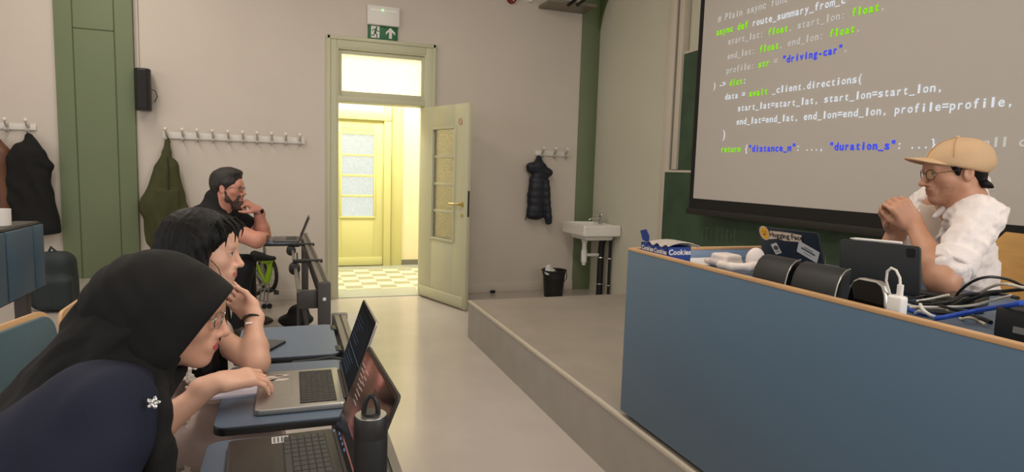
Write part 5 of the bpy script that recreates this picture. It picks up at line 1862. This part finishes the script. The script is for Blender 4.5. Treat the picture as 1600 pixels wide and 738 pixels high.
def arm_prims(S, E, W, rs=(.056, .046, .043, .040, .027), k=.02):
    S, E, W = A3(S), A3(E), A3(W)
    m = E + (W - E) * .28
    return [cap(S, E, rs[0], rs[1], k), cap(E, m, rs[2], rs[2] * 1.02, .02), cap(m, W, rs[2] * 1.0, rs[4], .02)]


def leg_prims(H, Kn, An, f, foot=.24):
    H, Kn, An, f = A3(H), A3(Kn), A3(An), unit(f)
    return [cap(H, Kn, .085, .058, .03), cap(Kn, An, .056, .040, .02), cap(An, An + f * .17 - A3((0, 0, An[2] - .035)), .040, .032, .02)]


def shifted(prims, d):
    out = []
    for p in prims:
        p = list(p)
        if p[0] == 'cap':
            p[3] += d
            p[4] += d
        elif p[0] == 'ell':
            p[2] = p[2] + d
        else:
            p[2] = p[2] + d
            p[4] += d
        out.append(tuple(p))
    return out


def torso_prims(S, hip, F, w=.19, chest=(.155, .105), belly=(.14, .105)):
    """S shoulder centre, hip centre, F torso frame (right, forward, up)"""
    S, hip = A3(S), A3(hip)
    ax = unit(S - hip)
    r = F.R[:, 0]
    fw = unit(np.cross(ax, r)) * -1
    if fw @ F.R[:, 1] < 0:
        fw = -fw
    R = np.stack([r, fw, ax], 1)
    L = np.linalg.norm(S - hip)
    q = [ell(S - ax * .15 + fw * .0, (chest[0], chest[1], .20), R, .05),
         ell(hip + ax * L * .40 + fw * .015, (belly[0], belly[1], .17), R, .06),
         ell(hip + ax * .03, (.165, .12, .12), R, .05),
         cap(S - r * (w - .03) - ax * .01, S + r * (w - .03) - ax * .01, .055, .055, .05)]
    return q, R


def skinm(name, rgb):
    return M(name, rgb, .48, var=.05, vscale=22, sss=.08, bump=.03, bscale=220)


trousers_dark = M('dark_trousers', (22, 23, 26), .85, bump=.1, bscale=200)
shoe_brown = M('brown_shoe_leather', (66, 50, 38), .5)
hairm = M('black_hair', (9, 8, 8), .48, spec=.25, bump=.2, bscale=60, stretch=(9, 9, .8), sheen=.0)


def lower_body(t, hip, Fb, knees, ankles, mat, shoemat, h=.011):
    q = []
    r = Fb.R[:, 0]
    hip = A3(hip)
    q.append(cap(hip - r * .09, hip + r * .09, .115, .115, .04))
    for sg, K_, A_ in ((-1, knees[0], ankles[0]), (1, knees[1], ankles[1])):
        H = hip + r * sg * .09
        K_, A_ = A3(K_), A3(A_)
        q += [cap(H, K_, .088, .066, .04), cap(K_, A_, .064, .05, .03)]
    mesh_of(q, h, 'trousers', mat, t, warp=folds(.005, 5, 24))
    for A_ in ankles:
        A_ = A3(A_)
        f = unit((Fb.R[0, 1], Fb.R[1, 1], 0))
        z0 = A_[2] - .09
        mesh_of([ell(A_ + f * .06 - A3((0, 0, .045)), (.13, .046, .045), np.stack([f, np.cross((0, 0, 1), f), A3((0, 0, 1))], 1)), ell(A_ - A3((0, 0, .02)), (.055, .05, .06), k=.03)], .009, 'shoe', shoemat, t, cuts=[((A_[0], A_[1], z0 + .004), (0, 0, -1))])


# ---------------------------------------------------------------- the man in the cap behind the desk
f1 = (-.87, .49)
skin1 = skinm('skin_olive', (190, 140, 112))
lips1 = M('lips_olive', (158, 102, 88), .45)
HF = Frame(at_d(1491, 267, 2.2), f1, math.radians(-9), 0, .93)
S1 = A3((2.282, 1.611, 1.268))
l1 = A3((-.49, -.87, 0))
hip1 = A3((2.45, 1.70, PLZ + .56))
BF = Frame(S1, f1)
SL, SR = S1 + l1 * .185, S1 - l1 * .185
EL = A3((1.997, 1.423, WT + .047)); WL = A3((2.066, 1.590, 1.222))
ER = A3((2.120, 1.735, WT + .047)); WR = A3((2.120, 1.700, 1.205))
EL2 = EL
p1 = thing('person', 'man in tan cap and white shirt sitting behind the desk with clasped hands', 'person', (hip1[0], hip1[1], PLZ))
tq, TR1 = torso_prims(S1, hip1, BF)
mid = (WL + WR) / 2 + A3((-.01, .005, .07))
body = head_prims(HF, 1.05, 1.0, 0, True) + [HF.cap((0, -.02, -.06), (0, -.04, -.13), .056, .055, .03), cap(HF.p(0, -.035, -.12), S1 + A3((0, 0, .02)), .055, .07, .04)] + tq
body += arm_prims(SL, EL, WL, (.058, .048, .043, .040, .028)) + arm_prims(SR, ER, WR, (.058, .048, .043, .040, .028))
fdir = A3((-.87, .49, 0))
# clasped hands: each hand lies across the other, fingers folded over its back
hxL = unit(A3((-.52, .28, .75)))
hxR = unit(A3((-.60, -.02, .78)))
body += hand_prims(WL, hxL, A3((-.45, -.86, .1)), 1, ((52, 62, 25), (58, 62, 25), (62, 60, 25), (64, 56, 25)), (.45, .25), 1.0, .04)
body += hand_prims(WR, hxR, A3((.30, .92, .15)), -1, ((52, 60, 25), (58, 60, 25), (62, 60, 25), (64, 56, 25)), (.45, .25), 1.0, .04)
lp1 = lip_pick(HF)
stub = M('stubble_skin', (177, 130, 104), .6, var=.14, vscale=90)


def pick1(C):
    L = HF.loc(C)
    m = lp1(C)
    s_ = (L[:, 2] < -.052) & (L[:, 2] > -.125) & (L[:, 1] > .028 - .25 * (L[:, 2] + .06)) & (L[:, 1] < .125) & (np.abs(L[:, 0]) < .07) & (((L[:, 0] / .045) ** 2 + ((L[:, 2] + .040) / .018) ** 2) > 1)
    return np.where(m == 1, 1, np.where(s_, 2, 0))


mesh_of(body, .0042, 'body', [skin1, lips1, stub], p1, pick=pick1)
lashes(HF, p1, M('dark_lash', (22, 17, 15), .7))
eyes(HF, p1, M('brown_iris', (40, 24, 16), .2))
brows(HF, p1, M('dark_brow_hair', (28, 22, 20), .8), .0040)
spectacles(HF, p1, M('brown_metal_frame', (92, 66, 54), .3, .6), .0225, .0016)
# stubble beard and hair under the cap
hair1 = mesh_of([HF.ell((0, -.022, .022), (.083, .096, .064)), HF.ell((0, -.068, -.030), (.056, .030, .042), .03), HF.cap((.055, -.075, -.060), (.045, -.104, -.076), .016, .004, .01), HF.cap((0, -.085, -.060), (0, -.112, -.080), .018, .004, .01), HF.cap((-.055, -.075, -.060), (-.045, -.104, -.076), .016, .004, .01),
                 HF.cap((.074, .030, .035), (.076, .020, -.012), .009, .005), HF.cap((-.074, .030, .035), (-.076, .020, -.012), .009, .005),
                 HF.ell((.086, -.008, -.016), (.02, .028, .038), .008, 's'), HF.ell((-.086, -.008, -.016), (.02, .028, .038), .008, 's'),
                 HF.ell((0, .10, -.045), (.09, .085, .095), .01, 's')], .0045, 'hair', hairm, p1, warp=lambda x, y, z: folds(.003, 3, 160)(x, y, z))
capm = M('tan_cotton', (204, 170, 132), .8, bump=.15, bscale=260, var=.04)
cf = Field([HF.ell((0, -.020, .040), (.093, .113, .082)), HF.ell((0, -.024, .015), (.0905, .111, .05), .02)], .004)
cf.warp(folds(.0015, 4, 50))
cf.cut(HF.p(0, .10, .040), HF.d(0, .33, -1))
cap_o = cf.mesh('cap', capm, p1)
g = G()


def peak(u, v):
    a = math.radians(-62 + 124 * u)
    r0 = (.088 * math.sin(a), -.018 + .104 * math.cos(a))
    ln_ = .080 * math.cos(a * 1.15) ** .7 if abs(a * 1.15) < math.pi / 2 else 0
    x = r0[0] * (1 - .10 * v)
    y = r0[1] + ln_ * v
    z = .052 + .12 * max(0, y - .05) - 5.5 * x * x
    return HF.p(x, y, z + .006)


g.grid(peak, 24, 10); g.build('cap_peak', capm, cap_o, solid=.004)
g = G(); g.ball(HF.p(0, -.02, .1225), .008 * 1.0, 12, 8, HF.d(1, 0, 0), HF.d(0, 1, 0), HF.d(0, 0, 1)); g.build('cap_button', capm, cap_o)
g = G()
for a in (-1.0, 0.0, 1.0):
    pts = []
    for t in np.linspace(.12, 1.40, 12):
        x = .0945 * math.sin(t) * math.sin(a * 1.05 + (0 if abs(a) < 2 else 0)); y = -.020 + .1145 * math.sin(t) * math.cos(a * 1.05); z = .040 + .0830 * math.cos(t)
        pts.append(HF.p(x, y, z))
    g.tube(pts, .0012, 5)
g.build('seam', M('tan_seam', (176, 138, 96), .8), cap_o)
# pale tee under an open white shirt
tee = M('pale_tee', (206, 190, 176), .85, bump=.05, bscale=200)
shirtm = M('white_linen', (236, 226, 222), .85, bump=.18, bscale=140, var=.02)
nb = S1 + A3((0, 0, .05))
mesh_of(shifted(tq, .006) + [cap(nb - A3((0, 0, .03)), nb, .075, .072, .03), cap(nb - A3((0, 0, .06)), HF.p(0, -.02, -.10), .060, .060, .004, 's')], .008, 'tee', tee, p1, cuts=[(nb + A3((0, 0, .012)) , unit(A3((-.35, .2, .9))))])
sq = shifted(tq, .020) + [cap(SL, EL + (SL - EL) * .22, .071, .066, .03), cap(SR, ER + (SR - ER) * .22, .076, .066, .03),
                          cap(nb - A3((0, 0, .02)) - fdir * .02, nb + A3((0, 0, .03)) - fdir * .025, .085, .078, .04)]
vc = S1 + fdir * .16
sq += [cap(nb + A3((0, 0, .10)), nb - A3((0, 0, .10)) - fdir * .0, .068, .060, .01, 's'), cap(nb + fdir * .125 + A3((0, 0, .08)), S1 + fdir * .14 - A3((0, 0, .30)), .105, .045, .015, 's')]
sf = Field(sq, .0055)
ff = folds(.0105, 7, 80, (.3, .3, 1), True)
ff2 = folds(.0065, 17, 170, (-.5, .2, .8), True)
sf.warp(lambda x, y, z: ff(x, y, z) + ff2(x, y, z))
shirt = sf.mesh('shirt', shirtm, p1)
for E_, S_ in ((EL, SL), (ER, SR)):
    a = E_ + (S_ - E_) * .24
    d = unit(S_ - E_)
    mesh_of([cap(a, a + d * .035, .066, .068, .01)], .0055, 'rolled_cuff', shirtm, shirt, warp=folds(.005, 21, 60), cuts=[(a - d * .012, -d), (a + d * .045, d)])
cq = []
for sg in (-1, 1):
    rr = BF.R[:, 0] * sg
    cq += chain([nb - fdir * .092 + A3((0, 0, .070)), nb - fdir * .050 + rr * .080 + A3((0, 0, .058)), nb + fdir * .04 + rr * .084 + A3((0, 0, .005)), nb + fdir * .09 + rr * .066 - A3((0, 0, .065))], [.016, .015, .013, .008], .01)
mesh_of(cq, .005, 'collar', shirtm, shirt, warp=folds(.002, 2, 50))
lower_body(p1, hip1, BF, (hip1 + fdir * .43 + l1 * .12, hip1 + fdir * .43 - l1 * .12), (A3((hip1[0] - .40, hip1[1] + .12, PLZ + .10)), A3((hip1[0] - .28, hip1[1] + .34, PLZ + .10))), trousers_dark, shoe_brown)

# ---------------------------------------------------------------- the man in black at the far table row
f3 = unit((.96, -.28, 0))
r3 = A3((f3[1], -f3[0], 0))
skin3 = skinm('skin_ruddy', (204, 142, 122))
HF3 = Frame(at_d(357, 293, 4.85), f3, math.radians(-3), 0, 1.12)
S3 = A3((-.575, 5.345, .955))
hip3 = A3((-.66, 5.27, .60))
BF3 = Frame(S3, f3)
SR3, SL3 = S3 + r3 * .21, S3 - r3 * .21
ER3 = A3((-.245, 4.985, .80)); WR3 = A3((-.225, 5.24, .805))
EL3 = A3((-.215, 5.40, .80)); WL3 = A3((-.250, 5.33, 1.005))
p3 = thing('person', 'bearded man in black t-shirt resting his chin on his hand by the far wall', 'person', (hip3[0], hip3[1], 0))
tq3, _ = torso_prims(S3, hip3, BF3, .21, (.19, .15), (.20, .19))
body = head_prims(HF3, 1.0, 1.0, .008) + [HF3.cap((0, -.02, -.06), (0, -.05, -.13), .066, .075, .03), cap(HF3.p(0, -.04, -.11), S3, .072, .10, .05)] + tq3
body += arm_prims(SR3, ER3, WR3, (.075, .060, .056, .052, .034)) + arm_prims(SL3, EL3, WL3, (.075, .056, .056, .052, .033))
body += hand_prims(WR3, unit(WR3 - ER3) * .9 + A3((.1, .5, 0)), A3((0, 0, 1)), 1, ((25, 30, 20),) * 4, (0, 0), 1.08)
hx3 = unit(HF3.p(.0, .105, -.085) - WL3)
body += hand_prims(WL3, hx3, A3((.70, -.15, .55)), 1, ((70, 85, 50), (72, 85, 50), (75, 85, 50), (80, 80, 50)), (.3, .2), 1.2)
mesh_of(body, .0065, 'body', [skin3, M('lips_ruddy', (178, 112, 100), .5)], p3, pick=lip_pick(HF3))
lashes(HF3, p3, M('dark_lash', (22, 17, 15), .7))
eyes(HF3, p3, M('brown_iris', (40, 24, 16), .2))
hair3m = M('dark_grey_hair', (44, 40, 38), .6, bump=.5, bscale=90, var=.25, vscale=40)
brows(HF3, p3, hair3m)
spectacles(HF3, p3, M('thin_dark_frame', (60, 50, 48), .3, .6), .019, .0014)
mesh_of([HF3.ell((0, -.020, .045), (.088, .108, .092)), HF3.ell((0, -.07, -.01), (.076, .045, .07), .03), HF3.ell((0, .030, .105), (.066, .058, .030), .03),
         HF3.cap((.083, .012, .03), (.082, .006, -.025), .012, .008), HF3.cap((-.083, .012, .03), (-.082, .006, -.025), .012, .008),
         HF3.ell((0, .125, -.02), (.10, .10, .10), .008, 's'), HF3.ell((.088, -.012, -.016), (.02, .026, .034), .006, 's'), HF3.ell((-.088, -.012, -.016), (.02, .026, .034), .006, 's'),
         HF3.ell((0, -.06, -.16), (.12, .1, .09), .01, 's')], .0065, 'hair', hair3m, p3, warp=folds(.004, 3, 120))
mesh_of([HF3.cap((-.076, .010, -.03), (-.060, .018, -.078), .009, .016, .02), HF3.cap((.076, .010, -.03), (.060, .018, -.078), .009, .016, .02), HF3.cap((-.060, .018, -.078), (0, .070, -.112), .016, .026, .03), HF3.cap((.060, .018, -.078), (0, .070, -.112), .016, .026, .03), HF3.ell((0, .070, -.125), (.04, .032, .036), .03),
         HF3.cap((-.030, .088, -.055), (.030, .088, -.055), .0085, .0085, .01), HF3.cap((-.034, .085, -.055), (-.04, .07, -.095), .009, .014, .01), HF3.cap((.034, .085, -.055), (.04, .07, -.095), .009, .014, .01),
         HF3.ell((0, .10, -.068), (.021, .02, .0085), .004, 's')], .0055, 'beard', M('dark_brown_beard', (78, 62, 54), .8, bump=.5, bscale=200, var=.3, vscale=90), p3, warp=folds(.003, 5, 170))
blk = M('black_cotton', (19, 19, 20), .9, bump=.08, bscale=140)
mesh_of(shifted(tq3, .016) + [cap(SR3, SR3 + (ER3 - SR3) * .60, .098, .092, .04), cap(SL3, SL3 + (EL3 - SL3) * .60, .098, .090, .04), cap(S3, S3 + A3((.03, 0, .115)), .125, .098, .05),
                              cap(HF3.p(0, -.035, -.118), HF3.p(0, -.02, -.05), .070, .078, .006, 's')], .009, 't_shirt', blk, p3, warp=folds(.012, 11, 55))
g = G(); wd3 = unit(WL3 - EL3); wc = WL3 - wd3 * .012
g.lathe([(.036, -.016), (.0385, -.013), (.0385, .013), (.036, .016)], wc, wd3, 24); ws = g.build('wristband', M('blue_grey_strap', (104, 116, 140), .5), p3)
g = G(); g.obox(A3(wc) + A3((.030, -.026, .0)), (.034, .03, .012), wd3, unit(np.cross(wd3, (.75, -.65, .1))), unit((.75, -.65, .1))); g.build('watch_case', blackp, ws, bevel=.003)
lower_body(p3, hip3, BF3, (A3((-.34, 5.48, .56)), A3((-.34, 5.14, .56))), (A3((-.33, 5.58, .10)), A3((-.40, 5.20, .10))), trousers_dark, shoe_brown)

# ---------------------------------------------------------------- the dark-haired woman resting her cheek on her hand
f2 = unit((.995, -.10, 0))
r2 = A3((f2[1], -f2[0], 0))
skin2 = skinm('skin_fair', (228, 178, 152))
HF2 = Frame(at_d(319, 392, 1.85), f2, math.radians(-4), math.radians(3), .94)
S2 = A3((-.36, 2.05, .875))
hip2 = A3((-.52, 1.98, .585))
BF2 = Frame(S2, f2)
SR2, SL2 = S2 + r2 * .20 + A3((.0, 0, -.01)), S2 - r2 * .155
EL2_, WL2 = A3((-.098, 1.93, TT + .043)), at_d(394, 490, 1.945)
ER2, WR2 = A3((-.360, 1.625, TT - .050)), A3((-.186, 1.690, TT + .068))
p2 = thing('person', 'dark-haired woman in pale dress resting her cheek on her hand at the silver laptop', 'person', (hip2[0], hip2[1], 0))
tq2, _ = torso_prims(S2, hip2, BF2, .16, (.135, .095), (.115, .095))
body = head_prims(HF2, .85, .96, 0, True) + [HF2.cap((0, -.02, -.06), (0, -.04, -.13), .046, .046, .03), cap(HF2.p(0, -.035, -.12), S2 + A3((0, 0, .01)), .046, .06, .04)] + tq2
body += arm_prims(SR2, ER2, WR2, (.046, .040, .037, .034, .0225)) + arm_prims(SL2, EL2_, WL2, (.043, .034, .034, .033, .0215))
hxl2 = unit(at_d(346, 446, 2.03) - WL2)
body += hand_prims(WL2, hxl2, A3((.55, .55, -.55)), 1, ((10, 25, 15), (12, 25, 15), (14, 25, 15), (16, 25, 15)), (.5, .2), .90)
body += hand_prims(WR2, A3((.93, .36, .00)), A3((-.05, -.25, .95)), 1, ((22, 34, 18), (26, 32, 18), (24, 32, 18), (28, 28, 18)), (.1, .1), 1.0, .20)
mesh_of(body, .0040, 'body', [skin2, M('lips_rose', (196, 118, 108), .4)], p2, pick=lip_pick(HF2))
lashes(HF2, p2, M('dark_lash', (22, 17, 15), .7))
eyes(HF2, p2, M('dark_iris', (24, 16, 12), .2))
brows(HF2, p2, M('soft_brow', (60, 44, 38), .8), .0026)
hq = [HF2.ell((0, -.022, .040), (.092, .112, .096)), HF2.ell((0, -.080, -.06), (.088, .068, .13), .04),
      HF2.cap((.074, -.010, .02), (.085, -.055, -.20), .030, .050, .03), HF2.cap((-.074, -.01, .02), (-.080, -.03, -.24), .030, .045, .03),
      HF2.cap((0, -.10, -.10), (.02, -.11, -.24), .085, .09, .04), HF2.cap((.082, .018, .04), (.083, .022, -.07), .014, .012, .012), HF2.cap((-.080, .02, -.10), (-.05, .02, -.30), .035, .04, .04),
      HF2.cap((.05, .0, -.10), (.048, .035, -.36), .040, .038, .03), HF2.cap((-.03, .03, -.15), (-.01, .055, -.38), .036, .036, .03),
      HF2.ell((0, .122, -.024), (.086, .086, .104), .010, 's'), HF2.ell((.058, .090, -.06), (.045, .060, .10), .008, 's')]
hairf = Field(hq, .005)


def strands(x, y, z):
    L = (np.stack([x, y, z], -1) - HF2.c) @ HF2.R
    a = np.arctan2(L[:, 0], -L[:, 1])
    return .0016 * np.sin(a * 46 + 3 * np.sin(L[:, 2] * 14)) + .0012 * np.sin(a * 97 + L[:, 2] * 10) + .0008 * np.sin(a * 19)


hairf.warp(strands)
hair2 = hairf.mesh('hair', hairm, p2)
g = G()
for pts in ([(.052, .062, .105), (.057, .086, .086), (.056, .098, .062), (.050, .097, .036)], [(.066, .045, .10), (.073, .068, .076), (.074, .076, .048), (.070, .074, .022)], [(.036, .072, .110), (.042, .094, .092), (.044, .104, .070), (.040, .103, .050)],
            [(-.02, .078, .112), (-.024, .100, .092), (-.02, .106, .072), (-.016, .104, .052)]):
    g.tube([HF2.p(*q_) for q_ in pts], [.0055, .0042, .0028, .0010], 7)
g.build('fringe', hairm, hair2)
g = G(); g.tube([HF2.p(.078, .036, -.02), HF2.p(.081, .048, -.03), HF2.p(.076, .060, -.045), HF2.p(.068, .066, -.065), HF2.p(.062, .064, -.082)], .0010, 5); g.build('loose_strand', hairm, hair2)
drm = M('mauve_beige_dress', (196, 176, 168), .85, bump=.1, bscale=160, var=.03)
mesh_of(shifted(tq2, .014) + [cap(SR2, SR2 + (ER2 - SR2) * .55, .066, .064, .03), cap(SL2, SL2 + (EL2_ - SL2) * .45, .066, .062, .03),
                              cap(hip2 + r2 * .08, A3((-.12, 1.88, .60)), .105, .085, .05), cap(hip2 - r2 * .08, A3((-.12, 2.08, .60)), .105, .085, .05),
                              cap(A3((-.12, 1.88, .58)), A3((-.08, 1.89, .14)), .085, .13, .05), cap(A3((-.12, 2.08, .58)), A3((-.08, 2.07, .14)), .085, .13, .05),
                              cap(S2 + A3((0, 0, .03)), HF2.p(0, -.03, -.09), .060, .056, .006, 's')], .0075, 'dress', drm, p2, warp=folds(.010, 13, 70))
# lace flowers down the front edge of the dress
lace = M('lace_white', (232, 222, 212), .8)
rf = random.Random(11)
trim = [at_d(px, py, 1.69) for i, (px, py) in enumerate([(300, 572), (294, 590), (298, 608), (290, 624), (295, 640), (287, 655), (297, 672), (289, 688), (293, 704), (286, 722), (292, 738), (287, 756)])]
for q_ in trim:
    g = G()
    vd = unit(CAMP - q_)
    u_, v_, w_ = basis(vd + A3((rf.uniform(-.3, .3), rf.uniform(-.3, .3), rf.uniform(-.2, .2))))
    for k_ in range(5):
        a = 2 * math.pi * k_ / 5 + rf.random()
        d_ = u_ * math.cos(a) + v_ * math.sin(a)
        g.ball(Vector(q_) + d_ * .0085, (.0075, .0055, .0022), 8, 6, d_, w_.cross(d_), w_)
    g.ball(Vector(q_) + w_ * .002, .003, 8, 6)
    g.build('lace_flower', lace, p2)
g = G(); g.tube([A3(q_) + A3((0, .006, 0)) for q_ in trim], .004, 6); g.build('lace_cord', lace, p2)
g = G(); wd2 = unit(WL2 - EL2_); wc = EL2_ + (WL2 - EL2_) * .80
for k_, dz in ((0, 0), (1, .006)):
    u_, v_, w_ = basis(wd2)
    g.tube([Vector(wc + wd2 * dz) + (u_ * math.cos(a) + v_ * math.sin(a)) * .0305 + Vector(wd2) * (.006 * math.sin(a + k_)) for a in np.linspace(0, 2 * math.pi, 33)[:-1]], .0022, 6, closed=True)
br_ = g.build('bracelet', blackp, p2)
g = G(); cpt = at_d(379, 513, 1.80); cv = unit(CAMP - wc); g.obox(wc + cv * .033 - A3((.012, 0, 0)), (.020, .007, .006), unit(np.cross(wd2, cv)), wd2, cv); g.build('bracelet_plate', whitep, br_, bevel=.002)
for i_, y_ in enumerate((1.89, 2.07)):
    mesh_of([ell((-.02, y_, .045), (.12, .042, .045)), ell((-.08, y_, .07), (.05, .045, .05), k=.03)], .009, 'shoe', blackp, p2, cuts=[((0, 0, .004), (0, 0, -1))])

# ---------------------------------------------------------------- the woman in the black headscarf
f4 = unit((.9986, -.05, 0))
r4 = A3((f4[1], -f4[0], 0))
skin4 = skinm('skin_warm', (216, 162, 134))
HF4 = Frame(at_d(273, 483, 1.29), f4, math.radians(-11), 0, .95)
S4 = A3((-.340, 1.405, .905))
hip4 = A3((-.64, 1.29, .60))
BF4 = Frame(S4, f4)
SR4, SL4 = S4 + r4 * .170 + A3((.035, 0, 0)), S4 - r4 * .125
ER4, WR4 = A3((-.330, 1.120, .715)), A3((-.14, 1.02, TT + .085))
EL4, WL4 = A3((-.44, 1.47, .68)), A3((-.30, 1.36, .66))
p4 = thing('person', 'woman in black headscarf and navy top leaning over the dark laptop', 'person', (hip4[0], hip4[1], 0))
tq4, TR4 = torso_prims(S4, hip4, BF4, .150, (.135, .065), (.125, .09))
body = head_prims(HF4, .80, .96, 0, True) + [HF4.cap((0, -.02, -.06), (0, -.05, -.12), .048, .048, .03), cap(HF4.p(0, -.04, -.11), S4 + A3((0, 0, .01)), .048, .06, .04)] + tq4
body += arm_prims(SR4, ER4, WR4, (.048, .042, .039, .036, .024)) + arm_prims(SL4, EL4, WL4, (.048, .042, .039, .036, .024))
body += hand_prims(WR4, A3((.95, .10, -.12)), A3((0, 0, 1)), 1, ((25, 35, 20),) * 4, (0, 0), .92) + hand_prims(WL4, A3((.9, -.3, -.1)), A3((0, 0, 1)), -1, ((25, 35, 20),) * 4, (0, 0), .92)
mesh_of(body, .0036, 'body', [skin4, M('lips_red', (196, 92, 92), .4)], p4, pick=lip_pick(HF4))
lashes(HF4, p4, M('dark_lash', (22, 17, 15), .7))
eyes(HF4, p4, M('dark_iris', (24, 16, 12), .2))
brows(HF4, p4, M('soft_brow', (60, 44, 38), .8), .003)
spectacles(HF4, p4, M('silver_frame', (190, 186, 180), .2, .9), .022, .0014, y=.102, z=-.003)
navy = M('navy_fabric', (17, 23, 46), .85, bump=.08, bscale=160, var=.05, vscale=8)
mesh_of(shifted(tq4, .022) + [cap(SR4 + A3((-.01, 0, .015)), ER4, .084, .068, .05), cap(SR4 + A3((-.02, .02, 0)), hip4 + r4 * .10 + A3((0, 0, .12)), .080, .11, .06), cap(ER4, WR4, .064, .045, .03), cap(SL4 - A3((0, 0, .01)), EL4, .062, .058, .05), cap(EL4, WL4, .056, .045, .03),
                              cap(hip4 + r4 * .09, A3((-.36, 1.20, .55)), .12, .09, .05), cap(hip4 - r4 * .09, A3((-.33, 1.42, .53)), .12, .085, .05),
                              cap(A3((-.36, 1.20, .53)), A3((-.36, 1.22, .12)), .09, .11, .05), cap(A3((-.33, 1.42, .52)), A3((-.33, 1.40, .12)), .085, .11, .05)],
        .008, 'tunic', navy, p4, warp=folds(.010, 19, 55))
hij = M('black_crepe', (15, 14, 13), .92, bump=.10, bscale=220)
Fh = Field([HF4.ell((0, -.030, .030), (.096, .114, .096)), HF4.ell((0, -.095, -.015), (.078, .085, .080), .06), HF4.ell((0, .040, .024), (.084, .092, .064), .03),
            HF4.ell((.05, .005, -.045), (.045, .075, .085), .04), HF4.ell((-.05, .005, -.045), (.045, .075, .085), .04), HF4.ell((0, -.035, -.085), (.086, .09, .075), .05),
            HF4.ell((0, .085, -.055), (.066, .075, .100), .012, 's')], .0048)
fo = folds(.0060, 23, 55, (-.1, .75, .65), True)


def drape(x, y, z):
    L = (np.stack([x, y, z], -1) - HF4.c) @ HF4.R
    # soft pleats that sweep from the crown to the nape
    a = L[:, 2] * 1.0 + L[:, 1] * .9
    return .0015 * np.sin(a * 105 + 3 * np.sin(L[:, 0] * 20)) * np.clip(.4 - L[:, 1] * 6, 0, 1) + fo(x, y, z) * .6


Fh.warp(drape)
Fh.cut(HF4.p(0, .106, .057), HF4.d(0, .897, -.443))
hood = Fh.mesh('headscarf_hood', hij, p4)
nk = HF4.p(0, -.045, -.11)
up4 = unit(S4 - hip4)
bk4 = -TR4[:, 1]
Fs = Field([cap(HF4.p(0, -.05, -.06), S4 + up4 * .02, .084, .100, .05), cap(S4 + r4 * .02 + bk4 * .01, S4 - r4 * .16, .090, .085, .06), cap(HF4.p(0, -.10, -.04), S4 + bk4 * .035 - up4 * .10, .080, .090, .06),
            cap(S4 + bk4 * .035 - up4 * .06 + r4 * .00, S4 + bk4 * .060 - up4 * .36 + r4 * .0, .088, .078, .06), cap(S4 + bk4 * .035 - up4 * .06 - r4 * .08, S4 + bk4 * .06 - up4 * .34 - r4 * .06, .088, .080, .06),
            cap(HF4.p(.02, -.030, -.130), at_d(246, 640, 1.15), .040, .028, .04), cap(at_d(246, 640, 1.15), at_d(247, 770, 1.13), .028, .032, .03),
            cap(HF4.p(-.01, -.01, -.125), S4 + TR4[:, 1] * .07 - up4 * .10, .050, .05, .04), HF4.ell((0, .085, -.075), (.064, .085, .095), .008, 's')], .006)
f5, f6 = folds(.012, 31, 60, (.75, -.1, -.45), True), folds(.0045, 37, 120, (.6, .1, -.4), True)
Fs.warp(lambda x, y, z: f5(x, y, z) + f6(x, y, z))
sc4 = Fs.mesh('headscarf_drape', hij, hood)
g = G(); bpz = at_d(240, 630, 1.085); cv = unit(CAMP - bpz)
u_, v_, w_ = basis(cv)
for k_ in range(5):
    a = 2 * math.pi * k_ / 5
    d_ = u_ * math.cos(a) + v_ * math.sin(a)
    g.ball(Vector(bpz) + d_ * .006, (.006, .004, .002), 8, 6, d_, w_.cross(d_), w_)
g.build('brooch', chrome, hood)
for y_ in (1.22, 1.40):
    mesh_of([ell((-.28, y_, .045), (.12, .042, .045)), ell((-.34, y_, .07), (.05, .045, .05), k=.03)], .009, 'shoe', blackp, p4, cuts=[((0, 0, .004), (0, 0, -1))])
